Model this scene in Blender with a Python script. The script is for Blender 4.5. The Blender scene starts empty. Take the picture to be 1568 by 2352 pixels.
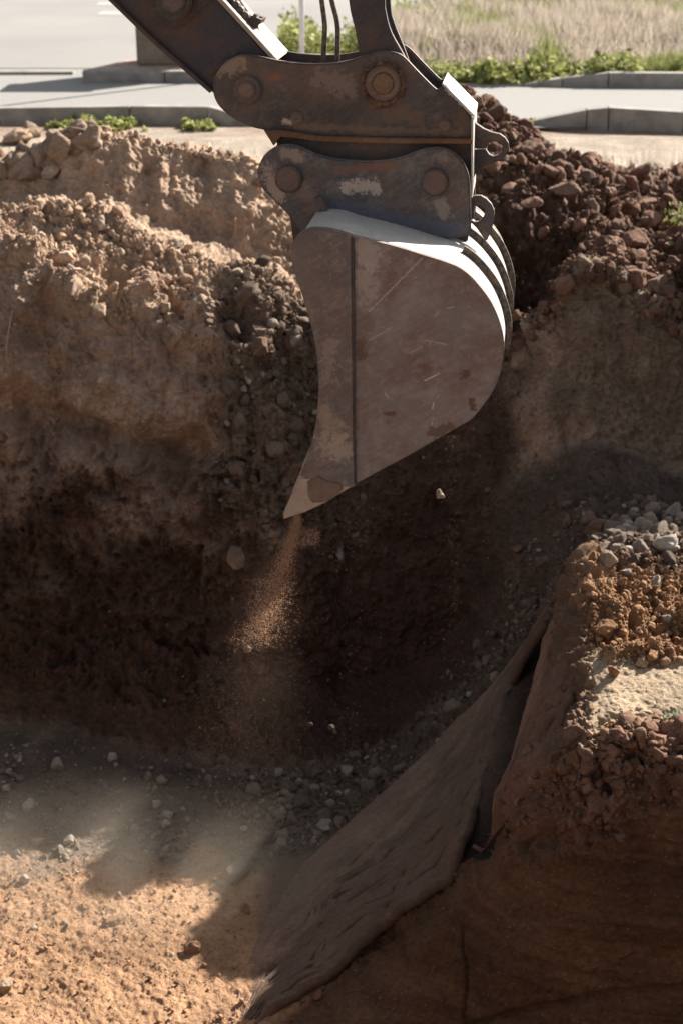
import bpy, bmesh, math, random
import numpy as np
from mathutils import Vector
rng = np.random.default_rng(7); random.seed(7)
R = math.radians
SC = bpy.context.scene
C = SC.collection
# ------------------------------------------------------------------ camera
HC, PITCH, F, CX, CY = 2.2, R(22.6), 3619.0, 784.0, 1176.0
cd = bpy.data.cameras.new('camera'); cam = bpy.data.objects.new('camera', cd); C.objects.link(cam)
cam.location = (0, 0, HC); cam.rotation_euler = (R(90) - PITCH, 0, 0)
cd.sensor_fit = 'VERTICAL'; cd.sensor_height = 36; cd.lens = F * 36 / 2352
cd.clip_end = 500; cd.dof.use_dof = True; cd.dof.focus_distance = 6.0; cd.dof.aperture_fstop = 3.3
SC.camera = cam
# ------------------------------------------------------------------ light
SUN_EL, SUN_X, SUN_Y = R(34), .71, .70
w = bpy.data.worlds.new('World'); SC.world = w; w.use_nodes = True
nt = w.node_tree; sky = nt.nodes.new('ShaderNodeTexSky'); sky.sky_type = 'NISHITA'
sky.sun_disc = False; sky.sun_elevation = SUN_EL; sky.sun_rotation = math.atan2(SUN_X, SUN_Y)
sky.dust_density = 2.0; sky.ozone_density = .6
hs = nt.nodes.new('ShaderNodeHueSaturation'); hs.inputs['Saturation'].default_value = .4
wm = nt.nodes.new('ShaderNodeMix'); wm.data_type = 'RGBA'; wm.blend_type = 'MULTIPLY'; wm.inputs[0].default_value = 1; wm.inputs[7].default_value = (1.0, 1.0, 1.0, 1)
nt.links.new(sky.outputs[0], hs.inputs['Color']); nt.links.new(hs.outputs[0], wm.inputs[6]); nt.links.new(wm.outputs[2], nt.nodes['Background'].inputs[0]); nt.nodes['Background'].inputs[1].default_value = .054
sl = bpy.data.lights.new('sun', 'SUN'); so = bpy.data.objects.new('sun', sl); C.objects.link(so)
sl.energy = 5.0; sl.angle = R(.5); sl.color = (1, .935, .845)
n = math.hypot(SUN_X, SUN_Y)
sd = Vector((SUN_X / n * math.cos(SUN_EL), SUN_Y / n * math.cos(SUN_EL), math.sin(SUN_EL)))
so.rotation_euler = sd.to_track_quat('Z', 'Y').to_euler(); so.location = (6, 5, 8)
SC.view_settings.view_transform = 'Standard'; SC.view_settings.look = 'None'
SC.view_settings.exposure = 1.55; SC.view_settings.gamma = 1
# ------------------------------------------------------------------ helpers
cp, sp_ = math.cos(PITCH), math.sin(PITCH)
def ray(X, Y):
    a = (np.asarray(X, float) - CX) / F; b = (CY - np.asarray(Y, float)) / F
    return a, cp + b * sp_, b * cp - sp_
def P(X, Y, d):                       # photo point at horizontal distance d
    a, b, c = ray(X, Y); d = np.asarray(d, float); t = d / b
    return a * t, d + 0 * t, HC + c * t
def XZ(X, d, z):                      # column X at distance d, height z
    zc = d * cp + (HC - z) * sp_
    return (X - CX) / F * zc, d, z
def proj(p):
    x, y, z = p[..., 0], p[..., 1], p[..., 2] - HC
    zc = y * cp - z * sp_; yc = y * sp_ + z * cp
    return CX + F * x / zc, CY - F * yc / zc
def tag(o, label=None, cat=None, group=None, kind=None):
    for k, v in (('label', label), ('category', cat), ('group', group), ('kind', kind)):
        if v: o[k] = v
    return o
def empty(name, loc, *a, **k):
    o = bpy.data.objects.new(name, None); C.objects.link(o); o.location = loc; o.empty_display_size = .1
    tag(o, *a, **k); return o
def root_loc(o):
    v = Vector((0, 0, 0))
    while o is not None: v = v + o.location; o = o.parent
    return v
def mesh_obj(name, vs, fs, mat, parent=None, smooth=False, mats=None):
    me = bpy.data.meshes.new(name)
    vs = np.asarray(vs, float)
    if parent is not None: vs = vs - np.array(root_loc(parent))
    if isinstance(fs, np.ndarray):
        k = fs.shape[1]
        me.vertices.add(len(vs)); me.vertices.foreach_set('co', vs.astype(np.float32).ravel())
        me.loops.add(fs.size); me.loops.foreach_set('vertex_index', fs.astype(np.int32).ravel())
        me.polygons.add(len(fs)); me.polygons.foreach_set('loop_start', np.arange(0, fs.size, k, dtype=np.int32))
        me.update(calc_edges=True); me.validate()
    else:
        me.from_pydata([tuple(v) for v in vs], [], fs)
    if mat: me.materials.append(mat)
    if smooth: me.polygons.foreach_set('use_smooth', np.ones(len(me.polygons), bool))
    o = bpy.data.objects.new(name, me); C.objects.link(o)
    if parent is not None: o.parent = parent
    return o
def set_col(o, cols, name='soil'):
    at = o.data.color_attributes.new(name, 'FLOAT_COLOR', 'POINT')
    c4 = np.ones((len(cols), 4), np.float32); c4[:, :3] = cols
    at.data.foreach_set('color', c4.ravel())
# gradient noise in numpy, roughly -1..1
_perm = rng.permutation(4096).astype(np.int64); _perm = np.concatenate([_perm, _perm])
_g = rng.normal(size=(4096, 3)); _g /= np.linalg.norm(_g, axis=1)[:, None]; _g = _g.astype(np.float32)
def noise(p, f=1.0, seed=0):
    p = np.asarray(p, np.float32) * np.asarray(f, np.float32) + (seed * 17.31 + 100)
    i = np.floor(p).astype(np.int64); fr = (p - i).astype(np.float32); u = fr * fr * fr * (fr * (fr * 6 - 15) + 10)
    out = 0
    for dx in (0, 1):
        for dy in (0, 1):
            for dz in (0, 1):
                h = _perm[(_perm[(_perm[(i[..., 0] + dx) & 4095] + i[..., 1] + dy) & 4095] + i[..., 2] + dz) & 4095]
                g = _g[h]; v = g[..., 0] * (fr[..., 0] - dx) + g[..., 1] * (fr[..., 1] - dy) + g[..., 2] * (fr[..., 2] - dz)
                wt = (u[..., 0] if dx else 1 - u[..., 0]) * (u[..., 1] if dy else 1 - u[..., 1]) * (u[..., 2] if dz else 1 - u[..., 2])
                out = out + v * wt
    return out * 1.6
def fbm(p, f, oc, seed=0, gain=.5):
    s, a = 0, 1.0
    for k in range(oc): s = s + a * noise(p, np.asarray(f) * 2.03 ** k, seed + k); a *= gain
    return s
def sst(x, a, b): t = np.clip((x - a) / (b - a), 0, 1); return t * t * (3 - 2 * t)
TH = R(6.8); AV = np.array([math.sin(TH), math.cos(TH), 0]); O0 = np.array([.25, 5.4, 0])
UV_ = np.array([math.cos(TH), -math.sin(TH), 0])
def pw(X, Y, wv=0.0):
    a, b_, c_ = ray(X, Y); d = np.stack([a + 0 * b_, b_ + 0 * a, c_ + 0 * a], -1); o = np.array([0, 0, HC])
    t = (wv - (o - O0) @ AV) / (d @ AV); return o + d * t[..., None] if np.ndim(t) else o + d * t
# ------------------------------------------------------------------ materials
class MT:
    def __init__(s, name, rough=.9, metal=0.0):
        s.m = bpy.data.materials.new(name); s.m.use_nodes = True; s.t = s.m.node_tree; s.b = s.t.nodes['Principled BSDF']
        s.b.inputs['Roughness'].default_value = rough; s.b.inputs['Metallic'].default_value = metal
        s.b.inputs['Specular IOR Level'].default_value = .25
        s.tc = s.t.nodes.new('ShaderNodeTexCoord')
    def node(s, t, **k):
        n = s.t.nodes.new(t)
        for a, v in k.items(): setattr(n, a, v)
        return n
    def link(s, a, b): s.t.links.new(a, b)
    def vec(s, scale=(1, 1, 1), rot=(0, 0, 0)):
        m = s.node('ShaderNodeMapping'); m.inputs['Scale'].default_value = scale; m.inputs['Rotation'].default_value = rot
        s.link(s.tc.outputs['Object'], m.inputs[0]); return m.outputs[0]
    def noise(s, scale, detail=4, rough=.6, vec=None, dist=0):
        n = s.node('ShaderNodeTexNoise'); n.inputs['Scale'].default_value = scale; n.inputs['Detail'].default_value = detail
        n.inputs['Roughness'].default_value = rough; n.inputs['Distortion'].default_value = dist
        s.link(vec if vec else s.tc.outputs['Object'], n.inputs['Vector']); return n.outputs['Fac']
    def voro(s, scale, feat='F1', vec=None, out='Distance', rnd=1):
        n = s.node('ShaderNodeTexVoronoi', feature=feat); n.inputs['Scale'].default_value = scale; n.inputs['Randomness'].default_value = rnd
        s.link(vec if vec else s.tc.outputs['Object'], n.inputs['Vector']); return n.outputs[out]
    def ramp(s, fac, a, b, lo=0.0, hi=1.0):
        n = s.node('ShaderNodeMapRange'); n.inputs[1].default_value = a; n.inputs[2].default_value = b
        n.inputs[3].default_value = lo; n.inputs[4].default_value = hi; n.clamp = True
        s.link(fac, n.inputs[0]); return n.outputs[0]
    def mix(s, fac, a, b, mode='MIX'):
        n = s.node('ShaderNodeMix', data_type='RGBA', blend_type=mode)
        for i, v in ((0, fac), (6, a), (7, b)):
            if isinstance(v, (tuple, list)): n.inputs[i].default_value = (*v, 1)
            elif isinstance(v, (int, float)): n.inputs[i].default_value = v
            else: s.link(v, n.inputs[i])
        return n.outputs[2]
    def math(s, op, a, b=0.0):
        n = s.node('ShaderNodeMath', operation=op)
        for i, v in ((0, a), (1, b)):
            if isinstance(v, (int, float)): n.inputs[i].default_value = v
            else: s.link(v, n.inputs[i])
        return n.outputs[0]
    def color(s, c):
        if isinstance(c, tuple): s.b.inputs['Base Color'].default_value = (*c, 1)
        else: s.link(c, s.b.inputs['Base Color'])
        return s
    def bump(s, h, dist=.01, strength=1.0):
        n = s.node('ShaderNodeBump'); n.inputs['Distance'].default_value = dist; n.inputs['Strength'].default_value = strength
        s.link(h, n.inputs['Height']); s.link(n.outputs[0], s.b.inputs['Normal']); return s
    def attr(s, name='soil'):
        n = s.node('ShaderNodeVertexColor', layer_name=name); return n.outputs[0]
def soil_mat(name, bump=.012, peb=.0, sc=1.0):
    m = MT(name, .95)
    c = m.attr()
    v = m.ramp(m.noise(3 * sc, 6, .65), .3, .7, .72, 1.22)
    v2 = m.ramp(m.noise(38 * sc, 5, .7), .3, .7, .72, 1.28)
    k = m.math('MULTIPLY', v, v2)
    cc = m.node('ShaderNodeCombineColor')
    for i in range(3): m.link(k, cc.inputs[i])
    c = m.mix(1.0, c, cc.outputs[0], 'MULTIPLY')
    # tiny pale stones embedded in the soil
    vd = m.voro(46 * sc); sel = m.noise(60 * sc, 1)
    pb = m.math('MULTIPLY', m.ramp(vd, .16, .24, 1, 0), m.ramp(sel, .56, .6, 0, 1))
    c = m.mix(m.math('MULTIPLY', pb, peb), c, (.42, .35, .28))
    m.color(c)
    h = m.math('ADD', m.noise(26 * sc, 8, .72), m.math('MULTIPLY', m.noise(130 * sc, 4, .7), .35))
    m.bump(h, bump * 2.2)
    return m.m
M = {}
M['soil'] = soil_mat('soil', .012, .4)
M['clod'] = soil_mat('clod', .008, .15, 1.4)
def steel(name, base, rust, dust, dustamt=.5, rustamt=.5, rough=.6, scratch=.5, metal=.25, marks=()):
    m = MT(name, rough, metal)
    n1 = m.noise(5, 8, .7); n2 = m.noise(13, 9, .78); n3 = m.noise(2.2, 6, .65); n4 = m.noise(70, 4, .7)
    c = m.mix(m.ramp(n1, .42, .62, 0, rustamt), base, rust)
    c = m.mix(m.ramp(n2, .5, .66, 0, dustamt), c, dust)
    c = m.mix(m.ramp(n3, .5, .7, 0, dustamt * .8), c, dust)
    c = m.mix(m.ramp(n2, .22, .4, .55, 0), c, tuple(x * .45 for x in base))
    c = m.mix(m.ramp(n4, .6, .8, 0, .35), c, tuple(min(1, x * 1.8) for x in dust))
    mp = m.node('ShaderNodeMapping'); mp.inputs['Rotation'].default_value = (0, R(32), 0); mq = m.node('ShaderNodeMapping'); mq.inputs['Scale'].default_value = (2.2, 1, 13)
    m.link(m.tc.outputs['Object'], mp.inputs[0]); m.link(mp.outputs[0], mq.inputs[0]); n5 = m.noise(6, 7, .75, mq.outputs[0])
    c = m.mix(m.ramp(n5, .5, .75, 0, .38 * min(1, dustamt + .2)), c, dust); c = m.mix(m.ramp(n5, .3, .46, .4, 0), c, tuple(x * .55 for x in base))
    vs = None
    for k, (rx, sc_) in enumerate(((R(35), 9), (R(28), 14), (R(-50), 11), (R(80), 10))):
        mp = m.node('ShaderNodeMapping'); mp.inputs['Rotation'].default_value = (0, rx, 0)
        mp2 = m.node('ShaderNodeMapping'); mp2.inputs['Scale'].default_value = (1.6, 1, 46); mp2.inputs['Location'].default_value = (k * 3.3, 0, 0)
        m.link(m.tc.outputs['Object'], mp.inputs[0]); m.link(mp.outputs[0], mp2.inputs[0])
        s1 = m.ramp(m.noise(sc_, 3, .6, mp2.outputs[0]), .69, .73, 0, 1)
        vs = s1 if vs is None else m.math('MAXIMUM', vs, s1)
    msk = m.ramp(m.noise(6, 4, .6), .45, .62, 0, scratch)
    c = m.mix(m.math('MULTIPLY', vs, msk), c, tuple(min(1, x * 1.7 + .05) for x in dust))
    for (A, B, wd, cc, soft) in marks:       # single scratches / mud spots where the real plate has them
        A, B = Vector(A), Vector(B); ab = B - A
        sub = m.node('ShaderNodeVectorMath', operation='SUBTRACT'); m.link(m.tc.outputs['Object'], sub.inputs[0]); sub.inputs[1].default_value = A
        dt = m.node('ShaderNodeVectorMath', operation='DOT_PRODUCT'); m.link(sub.outputs[0], dt.inputs[0]); dt.inputs[1].default_value = ab / max(ab.length_squared, 1e-9)
        cl = m.ramp(dt.outputs['Value'], 0, 1); scl = m.node('ShaderNodeVectorMath', operation='SCALE'); scl.inputs[0].default_value = ab; m.link(cl, scl.inputs['Scale'])
        s2 = m.node('ShaderNodeVectorMath', operation='SUBTRACT'); m.link(sub.outputs[0], s2.inputs[0]); m.link(scl.outputs[0], s2.inputs[1])
        ln = m.node('ShaderNodeVectorMath', operation='LENGTH'); m.link(s2.outputs[0], ln.inputs[0])
        dd = m.math('ADD', ln.outputs['Value'], m.math('MULTIPLY', m.math('SUBTRACT', m.noise(90 if wd < .01 else 34, 6, .8), .5), wd * 5.5))
        c = m.mix(m.ramp(dd, wd * .6, wd * 1.1, soft, 0), c, cc)
    m.color(c)
    m.bump(m.math('ADD', n2, m.math('MULTIPLY', n4, .5)), .006)
    m.link(m.ramp(n2, .3, .7, rough - .12, min(1, rough + .25)), m.b.inputs['Roughness'])
    return m.m
M['dark_steel'] = steel('dark_steel', (.05, .046, .048), (.10, .058, .04), (.18, .135, .11), .5, .6, .5, .35)
M['stick_steel'] = steel('stick_steel', (.045, .043, .05), (.12, .06, .035), (.11, .085, .07), .35, .7, .5, .2)
EXL = None
def _m(X, Y): return Vector(pw(X, Y, 0)) - Vector(pw(548, 208, .55))
def mk(x0, y0, x1, y1, wd, cc=(.46, .38, .31), soft=.75):
    if wd < .01: wd *= .65; soft *= .75
    f_ = lambda x, y: _m(597 + .41 * x, 413.3 + .41 * y); return (f_(x0, y0), f_(x1, y1), wd, cc, soft)
MUD = (.12, .065, .042)
SIDE_MARKS = [mk(612, 735, 905, 440, .0055), mk(600, 620, 560, 520, .045, (.36, .29, .24), .6), mk(560, 380, 620, 440, .05, (.40, .33, .28), .55), mk(610, 900, 740, 825, .003), mk(660, 820, 735, 840, .0025), mk(840, 970, 905, 935, .003), mk(920, 1125, 1000, 1085, .004, (.62, .56, .5), .9),
    mk(965, 1280, 972, 1250, .004, (.6, .54, .48), .9), mk(985, 1225, 1000, 1205, .0035), mk(960, 1375, 968, 1330, .003), mk(1045, 720, 1080, 712, .005), mk(930, 900, 1040, 920, .004), mk(700, 1190, 715, 1215, .006), mk(760, 650, 890, 750, .0018, (.3, .2, .15), .8), mk(980, 760, 1000, 735, .008, (.38, .29, .23), .8),
    mk(1150, 1090, 1152, 1094, .018, MUD, .9), mk(700, 1310, 745, 1312, .011, MUD, .9), mk(1185, 1230, 1190, 1280, .012, MUD, .9), mk(960, 1420, 1060, 1390, .022, MUD, .8), mk(905, 1045, 925, 1050, .014, (.17, .09, .06), .8), mk(565, 930, 560, 980, .022, MUD, .8), mk(720, 1350, 725, 1352, .012, (.19, .11, .08), .8)]
CUT_MARKS = [mk(300, 350, 320, 460, .002), mk(380, 640, 420, 610, .0018), mk(260, 500, 470, 560, .0022, (.25, .16, .11), .8), mk(310, 902, 360, 900, .004), mk(380, 1100, 390, 920, .03, (.3, .22, .17), .5), mk(400, 1480, 470, 1500, .05, (.4, .32, .26), .55), mk(350, 1300, 440, 1420, .04, (.34, .26, .2), .45), mk(480, 480, 500, 400, .003), mk(430, 990, 500, 985, .012, (.2, .12, .08), .7)]
M['side_steel'] = steel('side_steel', (.195, .16, .145), (.165, .10, .078), (.35, .29, .255), .6, .8, .65, .7, .25, SIDE_MARKS)
M['cutter_steel'] = steel('cutter_steel', (.125, .105, .10), (.15, .095, .075), (.33, .265, .22), .55, .7, .6, .7, .25, CUT_MARKS)
def mw(X0, Y0, X1, Y1, w_, wd, cc, soft): o_ = Vector(pw(548, 208, .55)); return (Vector(pw(X0, Y0, w_)) - o_, Vector(pw(X1, Y1, w_)) - o_, wd, cc, soft)
M['coupler_steel'] = steel('coupler_steel', (.05, .046, .046), (.105, .062, .042), (.19, .145, .12), .5, .75, .5, .4, .25,
  [mw(505, 160, 545, 145, .4, .03, (.30, .21, .15), .6), mw(655, 278, 668, 282, .4, .012, (.42, .33, .27), .8), mw(1025, 205, 1066, 245, .4, .007, (.42, .40, .46), .8), mw(1035, 195, 1070, 225, .4, .02, (.03, .028, .03), .8), mw(740, 180, 800, 200, .4, .035, (.20, .15, .12), .6), mw(900, 260, 960, 270, .4, .03, (.15, .085, .055), .6), mw(620, 180, 640, 175, .4, .014, (.20, .09, .05), .8), mw(680, 290, 1060, 305, .4, .012, (.16, .105, .07), .6)])
M['ear_steel'] = steel('ear_steel', (.07, .07, .078), (.12, .075, .055), (.26, .21, .175), .6, .8, .5, .6, .25,
  [mw(800, 430, 862, 428, .345, .026, (.42, .34, .29), .85), mw(618, 400, 640, 440, .345, .035, (.34, .27, .225), .75), mw(655, 350, 690, 362, .345, .02, (.30, .23, .19), .6), mw(760, 470, 1040, 530, .345, .032, (.085, .095, .13), .75), mw(700, 445, 740, 480, .345, .03, (.17, .12, .095), .6), mw(770, 395, 900, 380, .345, .015, (.18, .085, .055), .7), mw(1010, 470, 1020, 490, .345, .025, (.28, .23, .19), .6)])
M['bright_steel'] = steel('bright_steel', (.44, .41, .38), (.42, .36, .30), (.6, .56, .5), .6, .3, .6, .5, .1)
M['pin_steel'] = steel('pin_steel', (.10, .08, .075), (.15, .085, .055), (.26, .18, .14), .4, .6, .5, .3, .4)
M['rust'] = steel('rust', (.13, .075, .045), (.19, .10, .055), (.24, .17, .12), .5, .7, .9, .1)
M['tooth_steel'] = steel('tooth_steel', (.34, .28, .24), (.22, .14, .10), (.46, .38, .32), .6, .5, .45, .4, .4)
m = MT('hose_rubber_rib_shade', .7); m.color(m.mix(m.ramp(m.noise(60, 4), .4, .6), (.05, .045, .042), (.16, .12, .09))); m.bump(m.noise(120), .002); M['hose'] = m.m
m = MT('mud', .95); m.color(m.mix(m.ramp(m.noise(14, 6, .7), .35, .65), (.13, .085, .065), (.20, .135, .10))); m.bump(m.noise(40, 6, .7), .012); M['mud'] = m.m
m = MT('asphalt', .9); m.color(m.mix(m.ramp(m.noise(.6, 5), .35, .65), m.mix(m.ramp(m.noise(90, 3), .35, .65), (.20, .195, .186), (.275, .266, .252)), (.24, .23, .215))); m.bump(m.noise(200), .004); M['asphalt'] = m.m
m = MT('far_road', .9); m.color(m.mix(m.ramp(m.noise(.35, 5), .35, .65), (.205, .195, .186), (.24, .228, .216))); M['far_road'] = m.m
m = MT('concrete', .85); m.color(m.mix(m.ramp(m.noise(5, 6, .7), .35, .65), (.18, .165, .15), (.32, .295, .26))); m.bump(m.noise(60, 4), .004); M['concrete'] = m.m
m = MT('stained_concrete', .85); m.color(m.mix(m.ramp(m.noise(3, 6, .7), .35, .65), (.15, .11, .085), (.26, .20, .155))); m.bump(m.noise(60, 4), .004); M['block'] = m.m
m = MT('paving', .85); m.color(m.mix(m.ramp(m.noise(9, 5), .35, .65), (.30, .17, .13), (.45, .36, .29))); M['paving'] = m.m
m = MT('gravelly_dirt', .95); m.color(m.mix(m.ramp(m.noise(1.6, 8, .72), .38, .62), m.mix(m.ramp(m.noise(22, 5, .7), .35, .65), (.30, .25, .20), (.42, .36, .30)), (.24, .16, .115))); m.bump(m.noise(30, 6, .7), .03); M['dirt'] = m.m
m = MT('white_paint', .6); m.color((.33, .325, .31)); M['paint'] = m.m
m = MT('galvanised', .35, .5); m.color(m.mix(m.ramp(m.noise(6, 3), .4, .6), (.55, .56, .58), (.7, .71, .72))); M['pole'] = m.m
def leaf_mat(name, tr=.3):
    m = MT(name, .7); c = m.attr('tint'); m.color(c)
    tl = m.node('ShaderNodeBsdfTranslucent'); m.link(c, tl.inputs[0]); mx = m.node('ShaderNodeMixShader'); mx.inputs[0].default_value = tr
    m.link(m.b.outputs[0], mx.inputs[1]); m.link(tl.outputs[0], mx.inputs[2]); m.link(mx.outputs[0], m.t.nodes['Material Output'].inputs[0]); return m.m
M['leaf'] = leaf_mat('leaf'); M['straw'] = leaf_mat('straw', .25)
m = MT('crust', .95); m.color(m.mix(m.ramp(m.noise(30, 6, .75), .35, .65), (.06, .04, .03), (.30, .17, .10))); m.bump(m.noise(60, 6, .75), .02); M['crust'] = m.m
# ------------------------------------------------------------------ far ground, roads, kerbs
def quad_sheet(name, poly, mat, z0=None):
    bm = bmesh.new(); bm.faces.new([bm.verts.new(p) for p in poly]); bmesh.ops.recalc_face_normals(bm, faces=bm.faces)
    if bm.faces[:][0].normal.z < 0: bmesh.ops.reverse_faces(bm, faces=bm.faces[:])
    me = bpy.data.meshes.new(name); bm.to_mesh(me); bm.free(); me.materials.append(mat)
    o = bpy.data.objects.new(name, me); C.objects.link(o); tag(o, kind='structure'); return o
gv = [(-90, 13.2, 0), (90, 13.2, 0), (90, 300, 0), (-90, 300, 0), (-90, -60, 0), (-8.2, -60, 0), (-8.2, 13.2, 0), (8.2, -60, 0), (90, -60, 0), (8.2, 13.2, 0), (-8.2, -2.9, 0), (8.2, -2.9, 0)]
gv = [(x, y, z - .012) for x, y, z in gv]
gr = mesh_obj('ground', gv, [(0, 6, 9, 1, 2, 3), (4, 5, 10, 6, 0), (7, 8, 1, 9, 11), (5, 7, 11, 10)], M['dirt']); tag(gr, kind='structure')
def lineY(X, Y, z=0.0):
    a, b, c = ray(X, Y); t = (z - HC) / c; return (float(a * t), float(b * t), z)
quad_sheet('road', [(-60, 14.3, .02), (-.6, 14.3, .02), (0, 13.95, .02), (1.0, 13.95, .02), (60, 13.95, .02), (60, 120, .02), (-60, 120, .02)], M['asphalt'])
quad_sheet('far_road', [(-60, 18.05, .026), (.9, 18.05, .026), (1.6, 25, .026), (5, 40, .026), (14, 80, .026), (-60, 80, .026)], M['far_road'])
def kerb_run(name, pts, mat, zb=-.02, depth=.14):
    """kerb as separate blocks joined in one run; pts = (x, y, top)"""
    vs, fs = [], []
    for (x0, y0, h0), (x1, y1, h1) in zip(pts, pts[1:]):
        L = math.hypot(x1 - x0, y1 - y0); k = max(1, round(L / .9)); g = .006 / L
        for i in range(k):
            a, b = i / k + g, (i + 1) / k - g
            q = []
            for t in (a, b):
                x, y, h = x0 + (x1 - x0) * t, y0 + (y1 - y0) * t, h0 + (h1 - h0) * t
                h += 0
                q.append((x, y, h))
            j = random.uniform(-.006, .006); s = len(vs)
            for x, y, h in q: vs += [(x, y + j, zb), (x, y + j, h - .012), (x, y + j + .012, h), (x, y + j + depth, h), (x, y + j + depth, zb)]
            for e in range(4): fs.append((s + e, s + e + 5, s + e + 6, s + e + 1))
            fs.append((s, s + 1, s + 2, s + 3, s + 4)); fs.append((s + 9, s + 8, s + 7, s + 6, s + 5))
    return tag(mesh_obj(name, vs, fs, mat), kind='structure')
b = lambda X, Y, z=0.0: lineY(X, Y, z)
def kp(X, Y, h): p = b(X, Y); return (p[0], p[1], h)
kerb_run('kerb', [kp(-2600, 283, .13), kp(0, 283, .13), kp(300, 283, .145), kp(480, 284, .145), kp(600, 288, .03)], M['concrete'])
kerb_run('kerb', [kp(1150, 296, .0), kp(1215, 293, .05), kp(1345, 297, .165), kp(1395, 298, .185), kp(1568, 302, .16), kp(2600, 320, .15)], M['concrete'])
kerb_run('kerb', [kp(190, 194, .135), kp(760, 196, .135)], M['concrete'])
kerb_run('kerb', [kp(-1500, 183, .07), kp(170, 176, .05)], M['concrete'])
kerb_run('kerb', [kp(1020, 203, .03), kp(1200, 204, .045), kp(1290, 205, .11), kp(1395, 206, .165), kp(2600, 212, .16)], M['concrete'])
p0, p1 = b(190, 193), b(760, 195)
quad_sheet('traffic_island', [(p0[0] + .02, p0[1] + .13, .13), (p1[0], p1[1] + .13, .13), (p1[0] + .3, 18.4, .13), (p0[0] + 1.0, 18.6, .13), (p0[0] + .4, 18.0, .13)], M['paving'])
for k, (X, Y) in enumerate(((268, 34), (262, 12), (255, -10))):
    p = lineY(X, Y, .031)
    quad_sheet('road_marking', [(p[0] - .3, p[1], .031), (p[0] + .25, p[1], .031), (p[0] + .25, p[1] + .6, .031), (p[0] - .3, p[1] + .6, .031)], M['paint'])
# concrete block on the island
def bevel_box(name, c, s, mat, parent=None, bev=.015, rz=0, sub=0):
    bm = bmesh.new(); bmesh.ops.create_cube(bm, size=1)
    for v in bm.verts: v.co = Vector((v.co.x * s[0], v.co.y * s[1], v.co.z * s[2]))
    bmesh.ops.bevel(bm, geom=bm.edges[:], offset=bev, segments=2, affect='EDGES')
    me = bpy.data.meshes.new(name); bm.to_mesh(me); bm.free(); me.materials.append(mat)
    o = bpy.data.objects.new(name, me); C.objects.link(o); o.location = c; o.rotation_euler.z = rz
    if parent: o.parent = parent
    return o
pb = lineY(315, 151, .13)
rb = empty('concrete_plinth', (pb[0] + .42, pb[1] + .28, .13), 'grey brown concrete block standing on the paved traffic island behind the excavator stick', 'concrete block')
bevel_box('block', (0, 0, .5), (.84, .55, 1.0), M['block'], rb, .02)
bevel_box('cap', (0, 0, 1.03), (.90, .61, .06), M['concrete'], rb, .012)
# lamp post
px = lineY(694, 160, 0.02)
rp = empty('lamp_post', (px[0], px[1], 0.0), 'slim pale metal post rising behind the excavator coupler', 'post')
def lathe(prof, seg=24, axis=None):
    vs, fs = [], []
    for r, z in prof:
        for k in range(seg): a = 2 * math.pi * k / seg; vs.append((r * math.cos(a), r * math.sin(a), z))
    for i in range(len(prof) - 1):
        for k in range(seg): fs.append((i * seg + k, i * seg + (k + 1) % seg, (i + 1) * seg + (k + 1) % seg, (i + 1) * seg + k))
    return vs, fs
v, f = lathe([(.029, .02), (.029, 4.5), (.022, 4.52), (.02, 7.5), (0.001, 7.52)])
o = mesh_obj('pole', np.array(v) + np.array([px[0], px[1], 0]), f, M['pole'], rp, True)
v, f = lathe([(.11, .02), (.11, .035), (.05, .04), (.045, .12), (.029, .13)])
mesh_obj('base_plate', np.array(v) + np.array([px[0], px[1], 0]), f, M['pole'], rp)
# ------------------------------------------------------------------ vegetation (countless: stuff)
def blades(name, pts, h, wd, cols, lean=.35, mat='straw', seg=2, label=None, cat=None):
    """pts (n,3); h,wd (n,), cols (n,3): bent tapering blades"""
    n = len(pts); az = rng.uniform(0, 2 * np.pi, n); la = rng.uniform(0, 2 * np.pi, n); ln = rng.uniform(.05, lean, n) * h
    sx, sy = np.cos(az) * wd / 2, np.sin(az) * wd / 2
    V = np.zeros((n, 5, 3)); 
    for k, t, ws in ((0, 0, 1), (2, .55, .8)):
        cx, cy, cz = pts[:, 0] + np.cos(la) * ln * t ** 2, pts[:, 1] + np.sin(la) * ln * t ** 2, pts[:, 2] + h * t
        V[:, k] = np.stack([cx - sx * ws, cy - sy * ws, cz], 1); V[:, k + 1] = np.stack([cx + sx * ws, cy + sy * ws, cz], 1)
    V[:, 4] = np.stack([pts[:, 0] + np.cos(la) * ln, pts[:, 1] + np.sin(la) * ln, pts[:, 2] + h * .97], 1)
    base = (np.arange(n) * 5)[:, None]
    T = np.concatenate([base + np.array([0, 1, 3]), base + np.array([0, 3, 2]), base + np.array([2, 3, 4])])
    o = mesh_obj(name, V.reshape(-1, 3), T, M[mat]); set_col(o, np.repeat(cols, 5, 0), 'tint')
    return tag(o, label, cat, kind='stuff')
def scatter_px(n, x0, x1, y0, y1, z=0.05, keep=None):
    X = rng.uniform(x0, x1, n); Y = rng.uniform(y0, y1, n); a, bb, c = ray(X, Y); t = (z - HC) / c
    p = np.stack([a * t, bb * t, np.full(n, z)], 1)
    if keep is not None: k = keep(X, Y); p = p[k]
    return p
def fieldmask(X, Y):   # dry grass field right of the diagonal verge
    return (X > 905 + (80 - Y) * 1.6 + 25 * np.sin(Y * .2)) | ((Y > 95) & (X > 850))
quad_sheet('field', [(.9, 16.62, .03), (60, 17.2, .03), (60, 160, .03), (16, 160, .03), (4.4, 34, .03), (1.5, 22, .03), (.2, 18.3, .03)], M['dirt'])
def varied(n, a, bb, j=.18):
    t = rng.random((n, 1)); return np.clip((np.array(a) * (1 - t) + np.array(bb) * t) * rng.uniform(1 - j, 1 + j, (n, 1)), 0, 1)
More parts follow.
